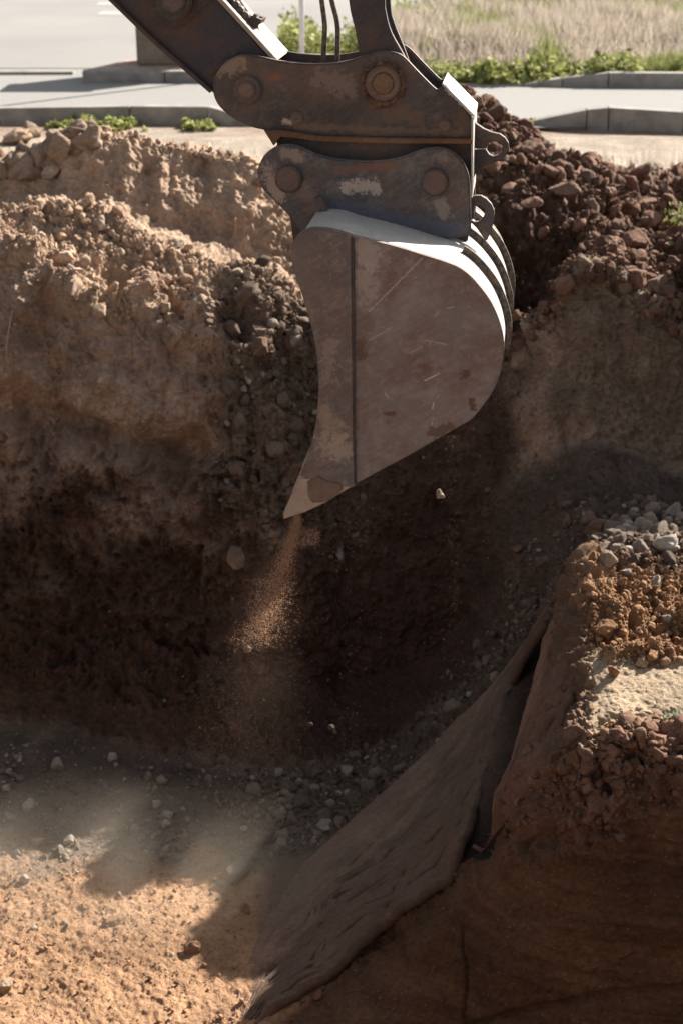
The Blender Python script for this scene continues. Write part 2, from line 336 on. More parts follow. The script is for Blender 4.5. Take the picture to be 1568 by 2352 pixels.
p = scatter_px(90000, 850, 2100, -75, 178, .03, fieldmask)
cl = noise(p * np.array([1, 1, 0]), .8, 3); hh = np.clip(.34 + .22 * cl + rng.uniform(-.12, .14, len(p)), .1, 1)
hh *= np.clip((p[:, 1] - 16.3) / 2.2, .35, 1)
c = varied(len(p), (.36, .30, .23), (.64, .57, .49)); gm = (noise(p, .9, 9) + .4 * noise(p, 3., 9) > .30)[:, None]; c = np.where(gm, varied(len(p), (.22, .25, .09), (.36, .37, .15)), c)
blades('dry_grass', p, hh, rng.uniform(.012, .03, len(p)), c, .5, 'straw', label='pale dry grass field beyond the road at upper right', cat='dry grass')
def leaves(name, pts, s, cols, label, cat, kind='stuff', parent=None):
    n = len(pts); q = rng.normal(size=(n, 3)); q[:, 2] = np.abs(q[:, 2]) + .3; q /= np.linalg.norm(q, axis=1)[:, None]
    r = np.cross(q, rng.normal(size=(n, 3))); r /= np.linalg.norm(r, axis=1)[:, None]; t = np.cross(q, r)
    s = s[:, None]
    V = np.stack([pts - r * s, pts + t * s * .5 - r * s * .1, pts + r * s + q * s * .3, pts - t * s * .5 - r * s * .1], 1)
    B = (np.arange(n) * 4)[:, None]; F_ = np.concatenate([B + np.array([0, 1, 2]), B + np.array([0, 2, 3])])
    o = mesh_obj(name, V.reshape(-1, 3), F_, M['leaf'], parent); set_col(o, np.repeat(cols, 4, 0), 'tint')
    if parent is None: tag(o, label, cat, kind=kind)
    return o
def weedbank(n, x0, x1, y0, y1, top, z=.03, thr=-.1, sd=5):
    p = scatter_px(n, x0, x1, y0, y1, z); nz = noise(p * np.array([1, .6, 0]), 2.0, sd)
    k = (nz > thr) & (rng.random(len(p)) < .62); p = p[k]; nz = nz[k]; n3 = noise(p * np.array([1, 1, 0]), 9., sd + 3)
    p[:, 2] += rng.random(len(p)) * top * np.clip(nz + .5 + 1.1 * n3, .05, 1.6); return p
GREEN = ((.12, .15, .04), (.46, .46, .17))
p = np.concatenate([weedbank(16000, 1095, 1460, 172, 196, .17, thr=-.45), weedbank(5000, 1380, 1700, 170, 192, .2, thr=.0, sd=8),
                    weedbank(9000, 640, 905, 88, 128, .28, thr=-.35, sd=6), weedbank(8000, 880, 1120, 40, 90, .30, thr=-.05, sd=7), weedbank(3000, 960, 1120, 170, 192, .12, thr=.1, sd=9)])
leaves('green_weeds', p, rng.uniform(.02, .05, len(p)), varied(len(p), *GREEN, .35), 'low leafy green weeds growing along the dry grass and kerb beyond the road', 'weeds')
p = np.concatenate([weedbank(900, 110, 175, 284, 296, .06, .0, -.4, 3), weedbank(2600, 190, 335, 286, 300, .07, .0, -.1, 3), weedbank(1700, 420, 560, 286, 299, .07, .0, -.2, 4), weedbank(900, 1160, 1225, 288, 294, .08, .0, -.2, 4)])
leaves('kerb_weeds', p, rng.uniform(.015, .04, len(p)), varied(len(p), *GREEN, .35), 'small green weeds sprouting at the foot of the near kerb', 'weeds')
# ------------------------------------------------------------------ the pit: one sheet through feature lines
XS = np.concatenate([np.array([-3000, -2400, -1900, -1500, -1200, -950, -750, -580, -430, -310, -210, -130, -80, -50]),
                     np.arange(-32, 1602, 2.35), np.array([1625, 1665, 1720, 1800, 1900, 2050, 2250, 2500, 2850, 3300, 3900, 4600])])
def line(*pts):      # (X, Y, d)
    a = np.array(pts, float); Y = np.interp(XS, a[:, 0], a[:, 1]); d = np.interp(XS, a[:, 0], a[:, 2])
    return np.stack(P(XS, Y, d), 1)
def flat(d, z, wide=None):
    if wide: return np.stack([(XS - CX) / F * wide, np.full(len(XS), float(d)), np.full(len(XS), float(z))], 1)
    x, _, _ = XZ(XS, d, z); return np.stack([x, np.full(len(XS), float(d)), np.full(len(XS), float(z))], 1)
LN = [
 (flat(13.6, -.005), 5), (flat(12.2, 0), 26),
 (line((-800,400,11),(0,392,11),(130,380,11),(200,322,11),(250,315,11),(300,318,11),(380,328,11),(480,334,11),(560,372,11),(610,430,11),(680,500,11),(760,560,11),(860,560,11.3),(960,430,11.5),(1060,262,11.5),(1110,248,11.6),(1190,292,11.6),(1290,375,11.5),(1380,405,11.5),(1480,440,11.4),(1568,410,11.4),(1700,400,11.4)), 50),
 (line((-800,440,10.85),(0,410,10.85),(130,405,10.85),(200,350,10.86),(300,352,10.86),(400,375,10.85),(480,405,10.83),(560,445,10.8),(640,520,10.8),(760,620,10.6),(860,640,10.8),(960,500,10.8),(1060,420,10.7),(1190,430,10.5),(1290,465,10.5),(1350,470,10.7),(1400,490,10.9),(1568,500,10.9)), 70),
 (line((-800,480,10.65),(0,475,10.65),(160,462,10.62),(270,468,10.6),(350,500,10.55),(430,545,10.55),(520,585,10.5),(600,612,10.5),(660,640,10.45),(760,690,10.2),(860,580,10.3),(960,550,10.35),(1060,540,10.35),(1190,500,10.25),(1270,525,10.2),(1330,530,10.2),(1400,560,10.3),(1568,580,10.2)), 40),
 (line((-800,470,10.2),(0,478,10.2),(60,462,10.2),(130,452,10.2),(200,470,10.2),(280,500,10.15),(350,535,10.1),(450,598,10.),(540,645,9.9),(620,642,9.9),(680,680,9.9),(760,700,9.8),(860,560,9.9),(960,540,9.95),(1060,580,9.95),(1110,700,9.95),(1150,775,10),(1218,738,10.),(1270,692,10),(1303,642,9.98),(1330,612,9.9),(1359,590,9.8),(1430,605,9.8),(1568,650,9.8)), 130),  # crest hidden behind bucket raised, here and next line, to shade the floor
 (line((-800,600,9.5),(0,575,9.5),(60,600,9.47),(100,640,9.45),(200,690,9.4),(250,740,9.33),(290,790,9.28),(325,700,9.38),(390,800,9.28),(430,740,9.38),(470,680,9.45),(550,670,9.5),(640,780,9.45),(720,800,9.4),(860,660,9.45),(1000,650,9.5),(1090,760,9.5),(1150,802,9.5),(1218,758,9.45),(1270,712,9.42),(1303,660,9.4),(1325,627,9.4),(1359,605,9.4),(1420,640,9.4),(1480,700,9.35),(1568,760,9.3)), 150),
 (line((-800,850,9.25),(0,850,9.25),(200,900,9.2),(400,950,9.15),(550,960,9.1),(640,1000,9.05),(800,1080,9.2),(1000,1080,9.2),(1180,960,9.2),(1300,880,9.2),(1400,880,9.2),(1568,920,9.15)), 130),
 (line((-800,1180,9.1),(0,1150,9.1),(200,1180,9.1),(400,1200,9.05),(600,1200,8.9),(800,1280,9.1),(1000,1200,9.1),(1180,1080,9.0),(1300,1010,9.05),(1450,1035,9.0),(1568,1090,8.95)), 120),
 (line((-800,1420,8.8),(0,1420,8.8),(200,1450,8.85),(480,1500,8.85),(600,1560,8.8),(800,1580,8.95),(1000,1500,8.95),(1180,1280,8.7),(1300,1170,8.55),(1450,1165,8.4),(1568,1165,8.4)), 110),
 (line((-800,1645,8.4),(0,1645,8.4),(150,1665,8.35),(250,1710,8.2),(480,1745,8.1),(700,1760,8.1),(900,1700,8.3),(1000,1640,8.35),(1100,1540,8.35),(1200,1420,8.3),(1300,1310,8.1),(1360,1270,7.55),(1450,1265,7.32),(1568,1265,7.35)), 150),
 (line((-800,2000,6.82),(600,2000,6.85),(700,1985,6.95),(835,1870,7.25),(970,1750,7.65),(1080,1630,7.8),(1185,1518,7.8),(1255,1418,7.6),(1345,1300,7.1),(1368,1320,6.98),(1400,1400,6.62),(1568,1400,6.68)), 150),
 (line((-800,2352,5.68),(530,2352,5.68),(600,2335,5.70),(760,2240,5.9),(870,2120,6.1),(1040,2000,6.15),(1085,1935,6.15),(1190,1780,6.1),(1250,1740,5.75),(1310,1690,5.7),(1400,1630,5.8),(1568,1620,5.82)), 120),
 (line((-800,2500,5.25),(530,2480,5.3),(680,2420,5.5),(760,2352,5.6),(900,2250,5.75),(1080,2060,5.85),(1200,1920,5.75),(1300,1850,5.6),(1400,1830,5.55),(1480,1790,5.55),(1568,1800,5.5)), 150),
 (line((-800,2650,4.9),(530,2620,4.95),(760,2480,5.35),(1000,2380,5.55),(1200,2300,5.45),(1400,2260,5.38),(1568,2240,5.35)), 90),
 (line((-800,2760,4.7),(530,2750,4.7),(760,2700,5.0),(1000,2650,5.2),(1200,2600,5.2),(1568,2560,5.2)), 12),
 (flat(4.3, -2.85, 7), 10), (flat(3.0, -2.8, 7.), 10), (flat(2.2, -.5, 7.), 8), (flat(1.5, -.005, 7), 4), (flat(-3, -.005, 7), 0)]
rows = []; rid = []
for k in range(len(LN) - 1):
    a, nn = LN[k]; c2 = LN[k + 1][0]
    for i in range(nn):
        t = i / nn; rows.append(a * (1 - t) + c2 * t); rid.append(k + t)
rows.append(LN[-1][0]); rid.append(len(LN) - 1)
G = np.array(rows); rid = np.array(rid); NR, NC = G.shape[:2]
def smooth_ax(A, rad, ax):
    k = np.hanning(2 * rad + 3)[1:-1]; k /= k.sum(); pad = [(0, 0)] * A.ndim; pad[ax] = (rad, rad)
    B = np.pad(A, pad, mode='edge'); out = 0
    for j, wv in enumerate(k): out = out + wv * np.take(B, range(j, j + A.shape[ax]), axis=ax)
    return out
sst_ = sst
_hx = np.clip((XS - 1575) / 60, 0, 1)[None, :]  # added rise outside the view, shaped to shade pit floor and slab
_pl = .30 - 3.0 * np.maximum(0, 9.08 - G[..., 1]) - .5 * np.maximum(0, G[..., 1] - 9.8)
_m = _hx * sst_(G[..., 0], 2.2, 2.5) * (G[..., 1] > 8.3) * (G[..., 1] < 11)
G[..., 2] = np.where(_pl > G[..., 2], G[..., 2] * (1 - _m) + _pl * _m, G[..., 2])
mid = slice(14, NC - 12)
Gs = G.copy(); Gs[:, mid] = smooth_ax(G[:, mid], 9, 1)
Gs[30:-46] = smooth_ax(Gs, 9, 0)[30:-46]
G = Gs
RID = rid[:, None] + 0 * XS[None, :]; XX = XS[None, :] + 0 * RID
def normals(G):
    du = np.gradient(G, axis=1); dv = np.gradient(G, axis=0); n = np.cross(du, dv); n /= np.linalg.norm(n, axis=2)[..., None] + 1e-12
    n *= np.where(n[..., 2:3] < 0, -1, 1); return n
N0 = normals(G)
# surface masks (world things: what soil, how broken)
floor = sst(RID, 9.9, 10.2) * (1 - sst(XX, 600, 900)) * (1 - sst(RID, 15.3, 16))
bench = sst(XX, 1330, 1375) * sst(RID, 9.3, 10) * (1 - sst(RID, 12.9, 13.3))
smooth_b = bench * sst(RID + .05 * noise(G, 5, 7), 11.52, 11.6) * (1 - sst(RID + .05 * noise(G, 6, 8), 12.1, 12.18))
slabz = sst(RID, 10.9, 11.05) * (1 - sst(RID, 12.0, 12.15)) * sst(XX, 560, 640) * (1 - sst(XX, 1230, 1330))
front = sst(RID, 12.15, 12.4) * sst(XX, 600, 700)
fsm = front * np.maximum(sst(RID + .2 * noise(G, 3, 4), 13.0, 13.35), (1 - sst(XX + 40 * noise(G, 3, 9), 1130, 1230)))
wall = sst(RID, 5.9, 6.3) * (1 - sst(RID, 9.6, 10.0))
left = 1 - sst(XX, 560, 700); right = sst(XX + 25 * noise(G, 1.5, 6), 990, 1060)
mound_r = right * sst(RID, .9, 1.6) * (1 - sst(RID, 5.9, 6.3))
rubble = sst(XX, 430, 560) * (1 - sst(XX, 740, 900)) * sst(RID, 4.8, 5.6) * (1 - sst(RID, 7.5, 8.3))
off = sst(RID, .3, 1.2) * (1 - sst(RID, 15.5, 17))
big = fbm(G, 1.3, 2, 1); mid_ = fbm(G, 4.2, 2, 11); 
bil = 1 - np.abs(fbm(G, 9.0, 3, 21)) * 2.0
cl1 = fbm(G, 17.0, 4, 31, .62); fine = fbm(G, 48., 2, 41)
streak = fbm(G, (7.0, 3.0, 1.6), 3, 51)
strata = fbm(G, (1.2, 1.2, 11.0), 3, 61)
calm = np.clip(floor * .85 + smooth_b + slabz * .9 + fsm * .8, 0, 1)
disp = big * .06 * (1 - calm * .6) + mid_ * .045 * (1 - calm * .8) + bil * .022 * (1 - calm) * (1 - .6 * wall) + cl1 * (.022 * (1 - calm) * (1 - .2 * wall) + .005)
fm = left * sst(RID, 1.9, 2.1) * (1 - sst(RID, 4.5, 4.9)); wl = (1 - .3 * wall * (1 - rubble)) * (1 - .8 * fm)
disp += wl * (1 - calm) * sst(RID, 1, 1.5) * np.abs(fbm(G, 30., 3, 44, .6)) * .016
disp += fine * (1 - .55 * floor) * (.0045 + .002 * (1 - calm)) + floor * .002 * cl1
disp += wall * left * (streak * .06 + strata * .012 + .05 * fbm(G, (2.6, 2.6, 1.8), 3, 57)) + wall * right * (streak * .035 + strata * .02)
disp += mound_r * (mid_ * .05 + bil * .035) + bench * (1 - smooth_b) * bil * .02 + rubble * bil * .03
disp += front * (1 - fsm) * (mid_ * .05 + bil * .012)
# undercut band across the left wall
ub = np.exp(-((RID - (7.35 + .25 * noise(G, 1.4, 71))) / .16) ** 2) * left * (1 - sst(XX, 430, 520)); disp -= ub * .22 * (1 + noise(G, 3, 72))
rf = left * sst(RID, 7.3, 7.5) * (1 - sst(RID, 9.4, 9.8)); disp += rf * (.03 * bil + .03 * cl1 + .05 * mid_)
disp += fsm * .008 * fbm(G, (1.5, 1.5, 22.), 3, 98)
vc = np.exp(-((XX - 1068 - 12 * noise(G, 6., 99)) / 5) ** 2) * sst(RID, 13.1, 13.3) * front; disp -= .03 * vc
ledge = np.exp(-((RID - (14.05 + .08 * noise(G, 2., 73))) / .03) ** 2) * sst(XX, 1000, 1040); disp -= ledge * .03
tong = left * sst(RID, 5.0, 5.6) * (1 - sst(RID, 6.7, 7.2)); disp += tong * (.07 * mid_ + .06 * fbm(G, (5, 5, 1.6), 2, 58))
disp += wall * (.022 * fbm(G, (13, 13, 5), 3, 59) )
disp += fm * (.05 * streak - .012 * cl1 - .012 * bil)
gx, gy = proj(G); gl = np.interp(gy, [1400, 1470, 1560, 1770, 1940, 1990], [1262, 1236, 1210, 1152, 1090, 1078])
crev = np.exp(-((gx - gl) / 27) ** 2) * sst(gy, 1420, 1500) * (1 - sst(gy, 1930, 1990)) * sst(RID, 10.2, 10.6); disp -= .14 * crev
crev_shade = np.exp(-((gx - gl - 6) / 44) ** 4) * sst(gy, 1400, 1470) * (1 - sst(gy, 1940, 2010)) * sst(RID, 10.2, 10.6)
disp *= off
# on the wall move mostly outwards (towards the viewer / normal), never flip
G2 = G + N0 * disp[..., None]
G2[..., 0] += off * wall * .02 * noise(G, 6, 81)
N1 = normals(G2)
# soil colours: soil layers, zone tones, and shade painted into gully and crevice
def mixc(c, col, m): return c * (1 - m[..., None]) + np.array(col) * m[..., None]
jit = fbm(G, 2.2, 3, 91); jit2 = fbm(G, 7, 3, 95)
col = np.zeros(G.shape) + np.array((.43, .30, .21))
col = mixc(col, (.41, .285, .205), np.clip(wall * left + .3 * jit2, 0, 1) * wall)
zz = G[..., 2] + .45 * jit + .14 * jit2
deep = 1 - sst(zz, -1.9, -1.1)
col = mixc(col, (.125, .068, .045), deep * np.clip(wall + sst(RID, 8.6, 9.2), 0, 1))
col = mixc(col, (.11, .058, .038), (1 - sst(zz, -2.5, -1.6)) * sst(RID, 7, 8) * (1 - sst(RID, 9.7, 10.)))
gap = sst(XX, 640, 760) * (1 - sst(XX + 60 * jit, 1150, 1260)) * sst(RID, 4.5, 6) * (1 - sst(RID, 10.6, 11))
col = mixc(col, (.072, .04, .029), gap * .9)  # columns behind the bucket mixed to a darker brown
col = mixc(col, (.15, .105, .075), rubble * .85)
col = mixc(col, (.15, .082, .053), mound_r)
col = mixc(col, (.10, .055, .038), sst(XX, 1000, 1060) * (1 - sst(XX + 10 * jit, 1335, 1360)) * sst(RID + .15 * jit2, 2.8, 3.3) * (1 - sst(RID, 5.7, 5.9)))  # shade of the gully painted in as darker brown
col = mixc(col, (.36, .27, .19), sst(RID + .15 * jit2, 5.75, 5.95) * (1 - sst(RID + .3 * jit2, 6.1, 6.6)) * sst(XX, 1140, 1170) * (1 - sst(XX, 1500, 1568)) * .7)
rw = sst(XX + 30 * jit, 1240, 1300) * sst(RID, 5.6, 6.1) * (1 - sst(RID, 8.2, 8.9)); col = mixc(col, (.23, .165, .115), rw * (1 - .5 * sst(RID, 7.2, 8)))
col = mixc(col, (.12, .085, .065), sst(XX, 1000, 1250) * sst(RID, 7.9, 8.3) * (1 - sst(RID, 10, 10.5)))
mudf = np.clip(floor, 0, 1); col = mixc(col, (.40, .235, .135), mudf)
col = mixc(col, (.17, .13, .10), mudf * (1 - sst(RID + .2 * jit, 10.7, 11.1))); col = mixc(col, (.085, .062, .05), mudf * (1 - sst(RID + .25 * jit, 10.0, 10.6)))  # floor turns greyer and darker towards the wall foot
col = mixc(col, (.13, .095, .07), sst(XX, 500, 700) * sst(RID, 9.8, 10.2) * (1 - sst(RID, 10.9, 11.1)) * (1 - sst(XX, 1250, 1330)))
lip = sst(XX + 12 * jit2, 1225, 1245) * sst(RID, 9.8, 10.3) * (1 - sst(RID, 12.1, 12.3)) * (1 - smooth_b)
col = mixc(col, (.19, .115, .075), lip)
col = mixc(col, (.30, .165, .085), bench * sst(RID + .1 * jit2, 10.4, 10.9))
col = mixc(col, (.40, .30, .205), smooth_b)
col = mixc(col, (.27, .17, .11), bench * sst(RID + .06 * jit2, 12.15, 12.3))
col = mixc(col, (.16, .10, .07), slabz); col = mixc(col, (.028, .018, .014), crev_shade)  # last tone paints the crevice's shade into the soil colour
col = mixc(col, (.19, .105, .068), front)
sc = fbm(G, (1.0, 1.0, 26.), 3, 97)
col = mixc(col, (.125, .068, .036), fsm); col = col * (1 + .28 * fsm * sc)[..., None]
col = mixc(col, (.34, .28, .22), 1 - sst(RID, .8, 1.5))
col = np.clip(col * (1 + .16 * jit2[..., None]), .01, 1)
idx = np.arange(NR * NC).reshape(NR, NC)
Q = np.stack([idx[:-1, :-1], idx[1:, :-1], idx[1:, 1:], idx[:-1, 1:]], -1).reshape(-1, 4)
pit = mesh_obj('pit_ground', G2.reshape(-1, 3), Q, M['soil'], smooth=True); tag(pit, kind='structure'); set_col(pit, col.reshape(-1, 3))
PX, PY = proj(G2); G2f = G2.reshape(-1, 3); N1f = N1.reshape(-1, 3); colf = col.reshape(-1, 3)
def at(X, Y):       # frontmost terrain vertex under a photo point
    dd = (PX - X) ** 2 + (PY - Y) ** 2; k = np.where((dd < 30).ravel())[0]
    if len(k) == 0: k = np.array([np.argmin(dd)])
    k = k[np.argmin(G2f[k, 1])]; return G2f[k], N1f[k]
# ------------------------------------------------------------------ clods and stones
def rock_template(sub, angular, seed, flatness=1.0):
    r = np.random.default_rng(seed); bm = bmesh.new(); bmesh.ops.create_icosphere(bm, subdivisions=sub, radius=1)
    v = np.array([x.co[:] for x in bm.verts]); f = np.array([[x.index for x in q.verts] for q in bm.faces]); bm.free()
    v = v * (1 + .28 * noise(v, 1.1, seed)[:, None] + .10 * noise(v, 2.7, seed + 5)[:, None])
    for _ in range(int(angular)):
        nn = r.normal(size=3); nn /= np.linalg.norm(nn); h = r.uniform(.5, .85); dd = v @ nn; v = v - np.maximum(0, dd - h)[:, None] * nn
    v = v * (1 + .10 * noise(v, 4, seed + 9)[:, None] + .05 * noise(v, 9, seed + 11)[:, None])
    v = v * r.uniform(.55, 1.2, 3) * np.array([1, 1, flatness]); return v, f
T2 = [rock_template(2, 5, 100 + k) for k in range(14)]
T3 = [rock_template(3, 8, 200 + k) for k in range(16)]
def rand_rot(n):
    q = rng.normal(size=(n, 4)); q /= np.linalg.norm(q, axis=1)[:, None]; a, b_, c_, d_ = q.T
    return np.stack([1-2*(c_*c_+d_*d_), 2*(b_*c_-a*d_), 2*(b_*d_+a*c_), 2*(b_*c_+a*d_), 1-2*(b_*b_+d_*d_), 2*(c_*d_-a*b_), 2*(b_*d_-a*c_), 2*(c_*d_+a*b_), 1-2*(b_*b_+c_*c_)], 1).reshape(n, 3, 3)
def merge_rocks(name, pos, size, cols, label, cat, temps=T2, mat='clod', smooth=False):
    VS, FS, CS, base = [], [], [], 0; n = len(pos); Rm = rand_rot(n); ti = rng.integers(0, len(temps), n)
    for t in range(len(temps)):
        k = np.where(ti == t)[0]
        if len(k) == 0: continue
        v, f = temps[t]; V = np.einsum('nij,vj->nvi', Rm[k], v) * size[k][:, None, None] + pos[k][:, None, :]
        VS.append(V.reshape(-1, 3)); FS.append((f[None] + (np.arange(len(k)) * len(v))[:, None, None]).reshape(-1, 3) + base)
        CS.append(np.repeat(cols[k], len(v), 0)); base += len(k) * len(v)
    o = mesh_obj(name, np.concatenate(VS), np.concatenate(FS), M[mat], smooth=smooth); set_col(o, np.concatenate(CS)); return tag(o, label, cat, kind='stuff')
def on_grid(weight, n):
    wgt = (weight * area).ravel(); cs = np.cumsum(wgt); k = np.searchsorted(cs, rng.random(n) * cs[-1]); return k
du = np.gradient(G, axis=1); dv = np.gradient(G, axis=0); area = np.linalg.norm(np.cross(du, dv), axis=2); area[:, :14] = 0; area[:, -12:] = 0; area[:30] = 0; area[-40:] = 0
def clods(name, wgt, n, s0, s1, cfn, label, pw=2.5, temps=T2, sink=.2):
    k = on_grid(wgt, n); s = s0 * (1 - rng.random(n) * (1 - (s0 / s1) ** pw)) ** (-1 / pw)
    pos = G2f[k] + N1f[k] * (s * (1 - sink) * .6)[:, None] + rng.normal(size=(n, 3)) * .003
    return merge_rocks(name, pos, s, cfn(k, n), label, 'soil clods', temps)
def tinted(base, j=.2, pale=.06, palec=(.42, .36, .30)):
    def fn(k, n):
        c = np.array(base)[None] * rng.uniform(1 - j, 1 + j, (n, 1)); m_ = rng.random(n) < pale; c[m_] = np.array(palec) * rng.uniform(.7, 1.15, (m_.sum(), 1)); return np.clip(c, 0, 1)
    return fn
def local(j=.22, pale=.05, palec=(.42, .35, .28)):
    def fn(k, n):
        c = colf[k] * rng.uniform(1 - j, 1 + j, (n, 1)); m_ = rng.random(n) < pale; c[m_] = np.array(palec) * rng.uniform(.7, 1.15, (m_.sum(), 1)); return np.clip(c, 0, 1)
    return fn
gul = sst(XX, 1100, 1150) * (1 - sst(XX, 1325, 1350)) * sst(RID, 2.75, 3.05) * (1 - sst(RID, 5.75, 5.95))
inX = ((XX > -40) & (XX < 1610)).astype(float)
top_l = left * sst(RID, 4.7, 5.1) * (1 - sst(RID, 5.85, 6.15))
heap = (1 - sst(XX, 130, 260)) * sst(RID, 1.1, 1.6) * (1 - sst(RID, 2.3, 2.7))
WARM = (.30, .20, .14)
clods('mound_clods', mound_r * inX * (1 - .95 * gul), 12000, .009, .075, tinted((.165, .09, .06), .4, .10, (.25, .17, .12)), 'red brown soil clods covering the spoil heap right of the bucket', 1.9, T3)
clods('heap_lumps', heap * inX, 420, .02, .12, tinted((.29, .205, .145), .22, .05, WARM), 'brown lumps heaped on the far mound at upper left', 1.0, T3)
clods('crumbs', top_l * inX * (.25 + sst(mid_, -.2, .5)), 6500, .004, .055, local(.15, .02), 'loose beige crumbs on the sunlit crest of the left mound', 2.0, T3)
clods('far_mound_crumbs', left * inX * sst(RID, 1.4, 1.9) * (1 - sst(RID, 2.1, 2.5)), 1100, .005, .04, local(.15, .02), 'crumbs on top of the far beige mound', 2.0, T3)
clods('rubble', rubble * inX, 3600, .005, .06, tinted((.155, .108, .078), .3, .08, (.30, .25, .20)), 'dark loose rubble sliding down beside the bucket', 2.0, T3)
clods('slope_stones', (inX * sst(XX + 120 * (RID - 10), 950, 1300) * sst(RID, 8.9, 9.4) * (1 - sst(RID, 10.2, 10.7))), 3000, .004, .05, tinted((.15, .11, .085), .3, .15, (.30, .25, .20)), 'grey brown stones on the slope behind the right bench', 1.9, T3)
clods('bench_crumbs', bench * (1 - smooth_b * .985) * (1 - sst(RID, 12.5, 12.8)) * inX, 9000, .0035, .032, local(.2, .01), 'orange brown crumbled soil on the right bench', 1.9, T3)
clods('floor_rubble', inX * sst(XX, 480, 700) * sst(RID, 9.9, 10.2) * (1 - sst(RID, 10.85, 11)) * (1 - sst(XX, 1180, 1300)), 4200, .004, .055, tinted((.15, .115, .09), .3, .12, (.30, .26, .21)), 'dusty rubble on the pit floor below the bucket', 1.8, T3)
clods('floor_crumbs', floor * inX * sst(RID, 10.3, 10.9), 3200, .003, .016, local(.2, .04), 'crumbs and grit on the sunlit pit floor', 2.0)
clods('ledge_stones', inX * sst(XX + 60 * jit2, 1340, 1440) * sst(RID, 9.1, 9.5) * (1 - sst(RID, 10.1, 10.4)), 520, .012, .065, tinted((.19, .145, .11), .3, .25, (.30, .25, .20)), 'loose grey brown stones piled above the back of the bench', 1.3, T3)
clods('floor_stones', floor * inX * sst(RID, 9.95, 10.3) * (1 - sst(RID, 10.9, 11.0)), 900, .005, .05, tinted((.24, .19, .15), .3, .2, (.38, .32, .26)), 'dusty stones scattered over the shaded part of the pit floor', 1.7, T3)
clods('wall_crumbs', wall * inX * (1 - rubble), 2200, .0035, .02, local(.2, .10, (.30, .24, .18)), 'small stones embedded in the pit walls', 2.2)
clods('front_clods', front * (1 - fsm) * (1 - .92 * sst(RID, 12.7, 13.0)) * (.06 + sst(XX, 1240, 1330)) * inX, 2600, .005, .045, local(.22, .0), 'lumps breaking from the front edge of the bench', 1.8, T3)
# single stones and clods one can point to
def stone(X, Y, r, col_, label, grp=None, lift=.35, d=None, name='stone', cat='stone', ang=10, flat_=.8, seed=None, hang=False):
    seed = seed or int(X * 7 + Y)
    v, f = rock_template(4, ang, seed, flat_)
    if d: pos = np.array([float(q) for q in P(X, Y, d)]); nrm = np.zeros(3)
    else: pos, nrm = at(X, Y)
    zc = pos[1] * cp + (HC - pos[2]) * sp_; s = r * zc / F
    a = (seed * 1.7) % 6.28; rz = np.array([[math.cos(a), -math.sin(a), 0], [math.sin(a), math.cos(a), 0], [0, 0, 1]])
    v = (v * np.array([1.0, 1.0, 1.0]) + 0.06 * noise(v, 3.5, seed)[:, None] * v + .04 * noise(v, 9, seed)[:, None] * v) @ rz.T * s
    pos = pos + nrm * s * lift
    o = mesh_obj(name, v, f, M['clod'], smooth=True); o.location = pos
    set_col(o, np.tile(np.array(col_), (len(v), 1)) * (1 + .1 * noise(v, 6 / s, 3)[:, None])); return tag(o, label, cat, grp)
PALE, GREY, BRN, RED, ORG = (.42, .37, .31), (.26, .21, .17), (.19, .125, .085), (.20, .11, .075), (.28, .15, .075)
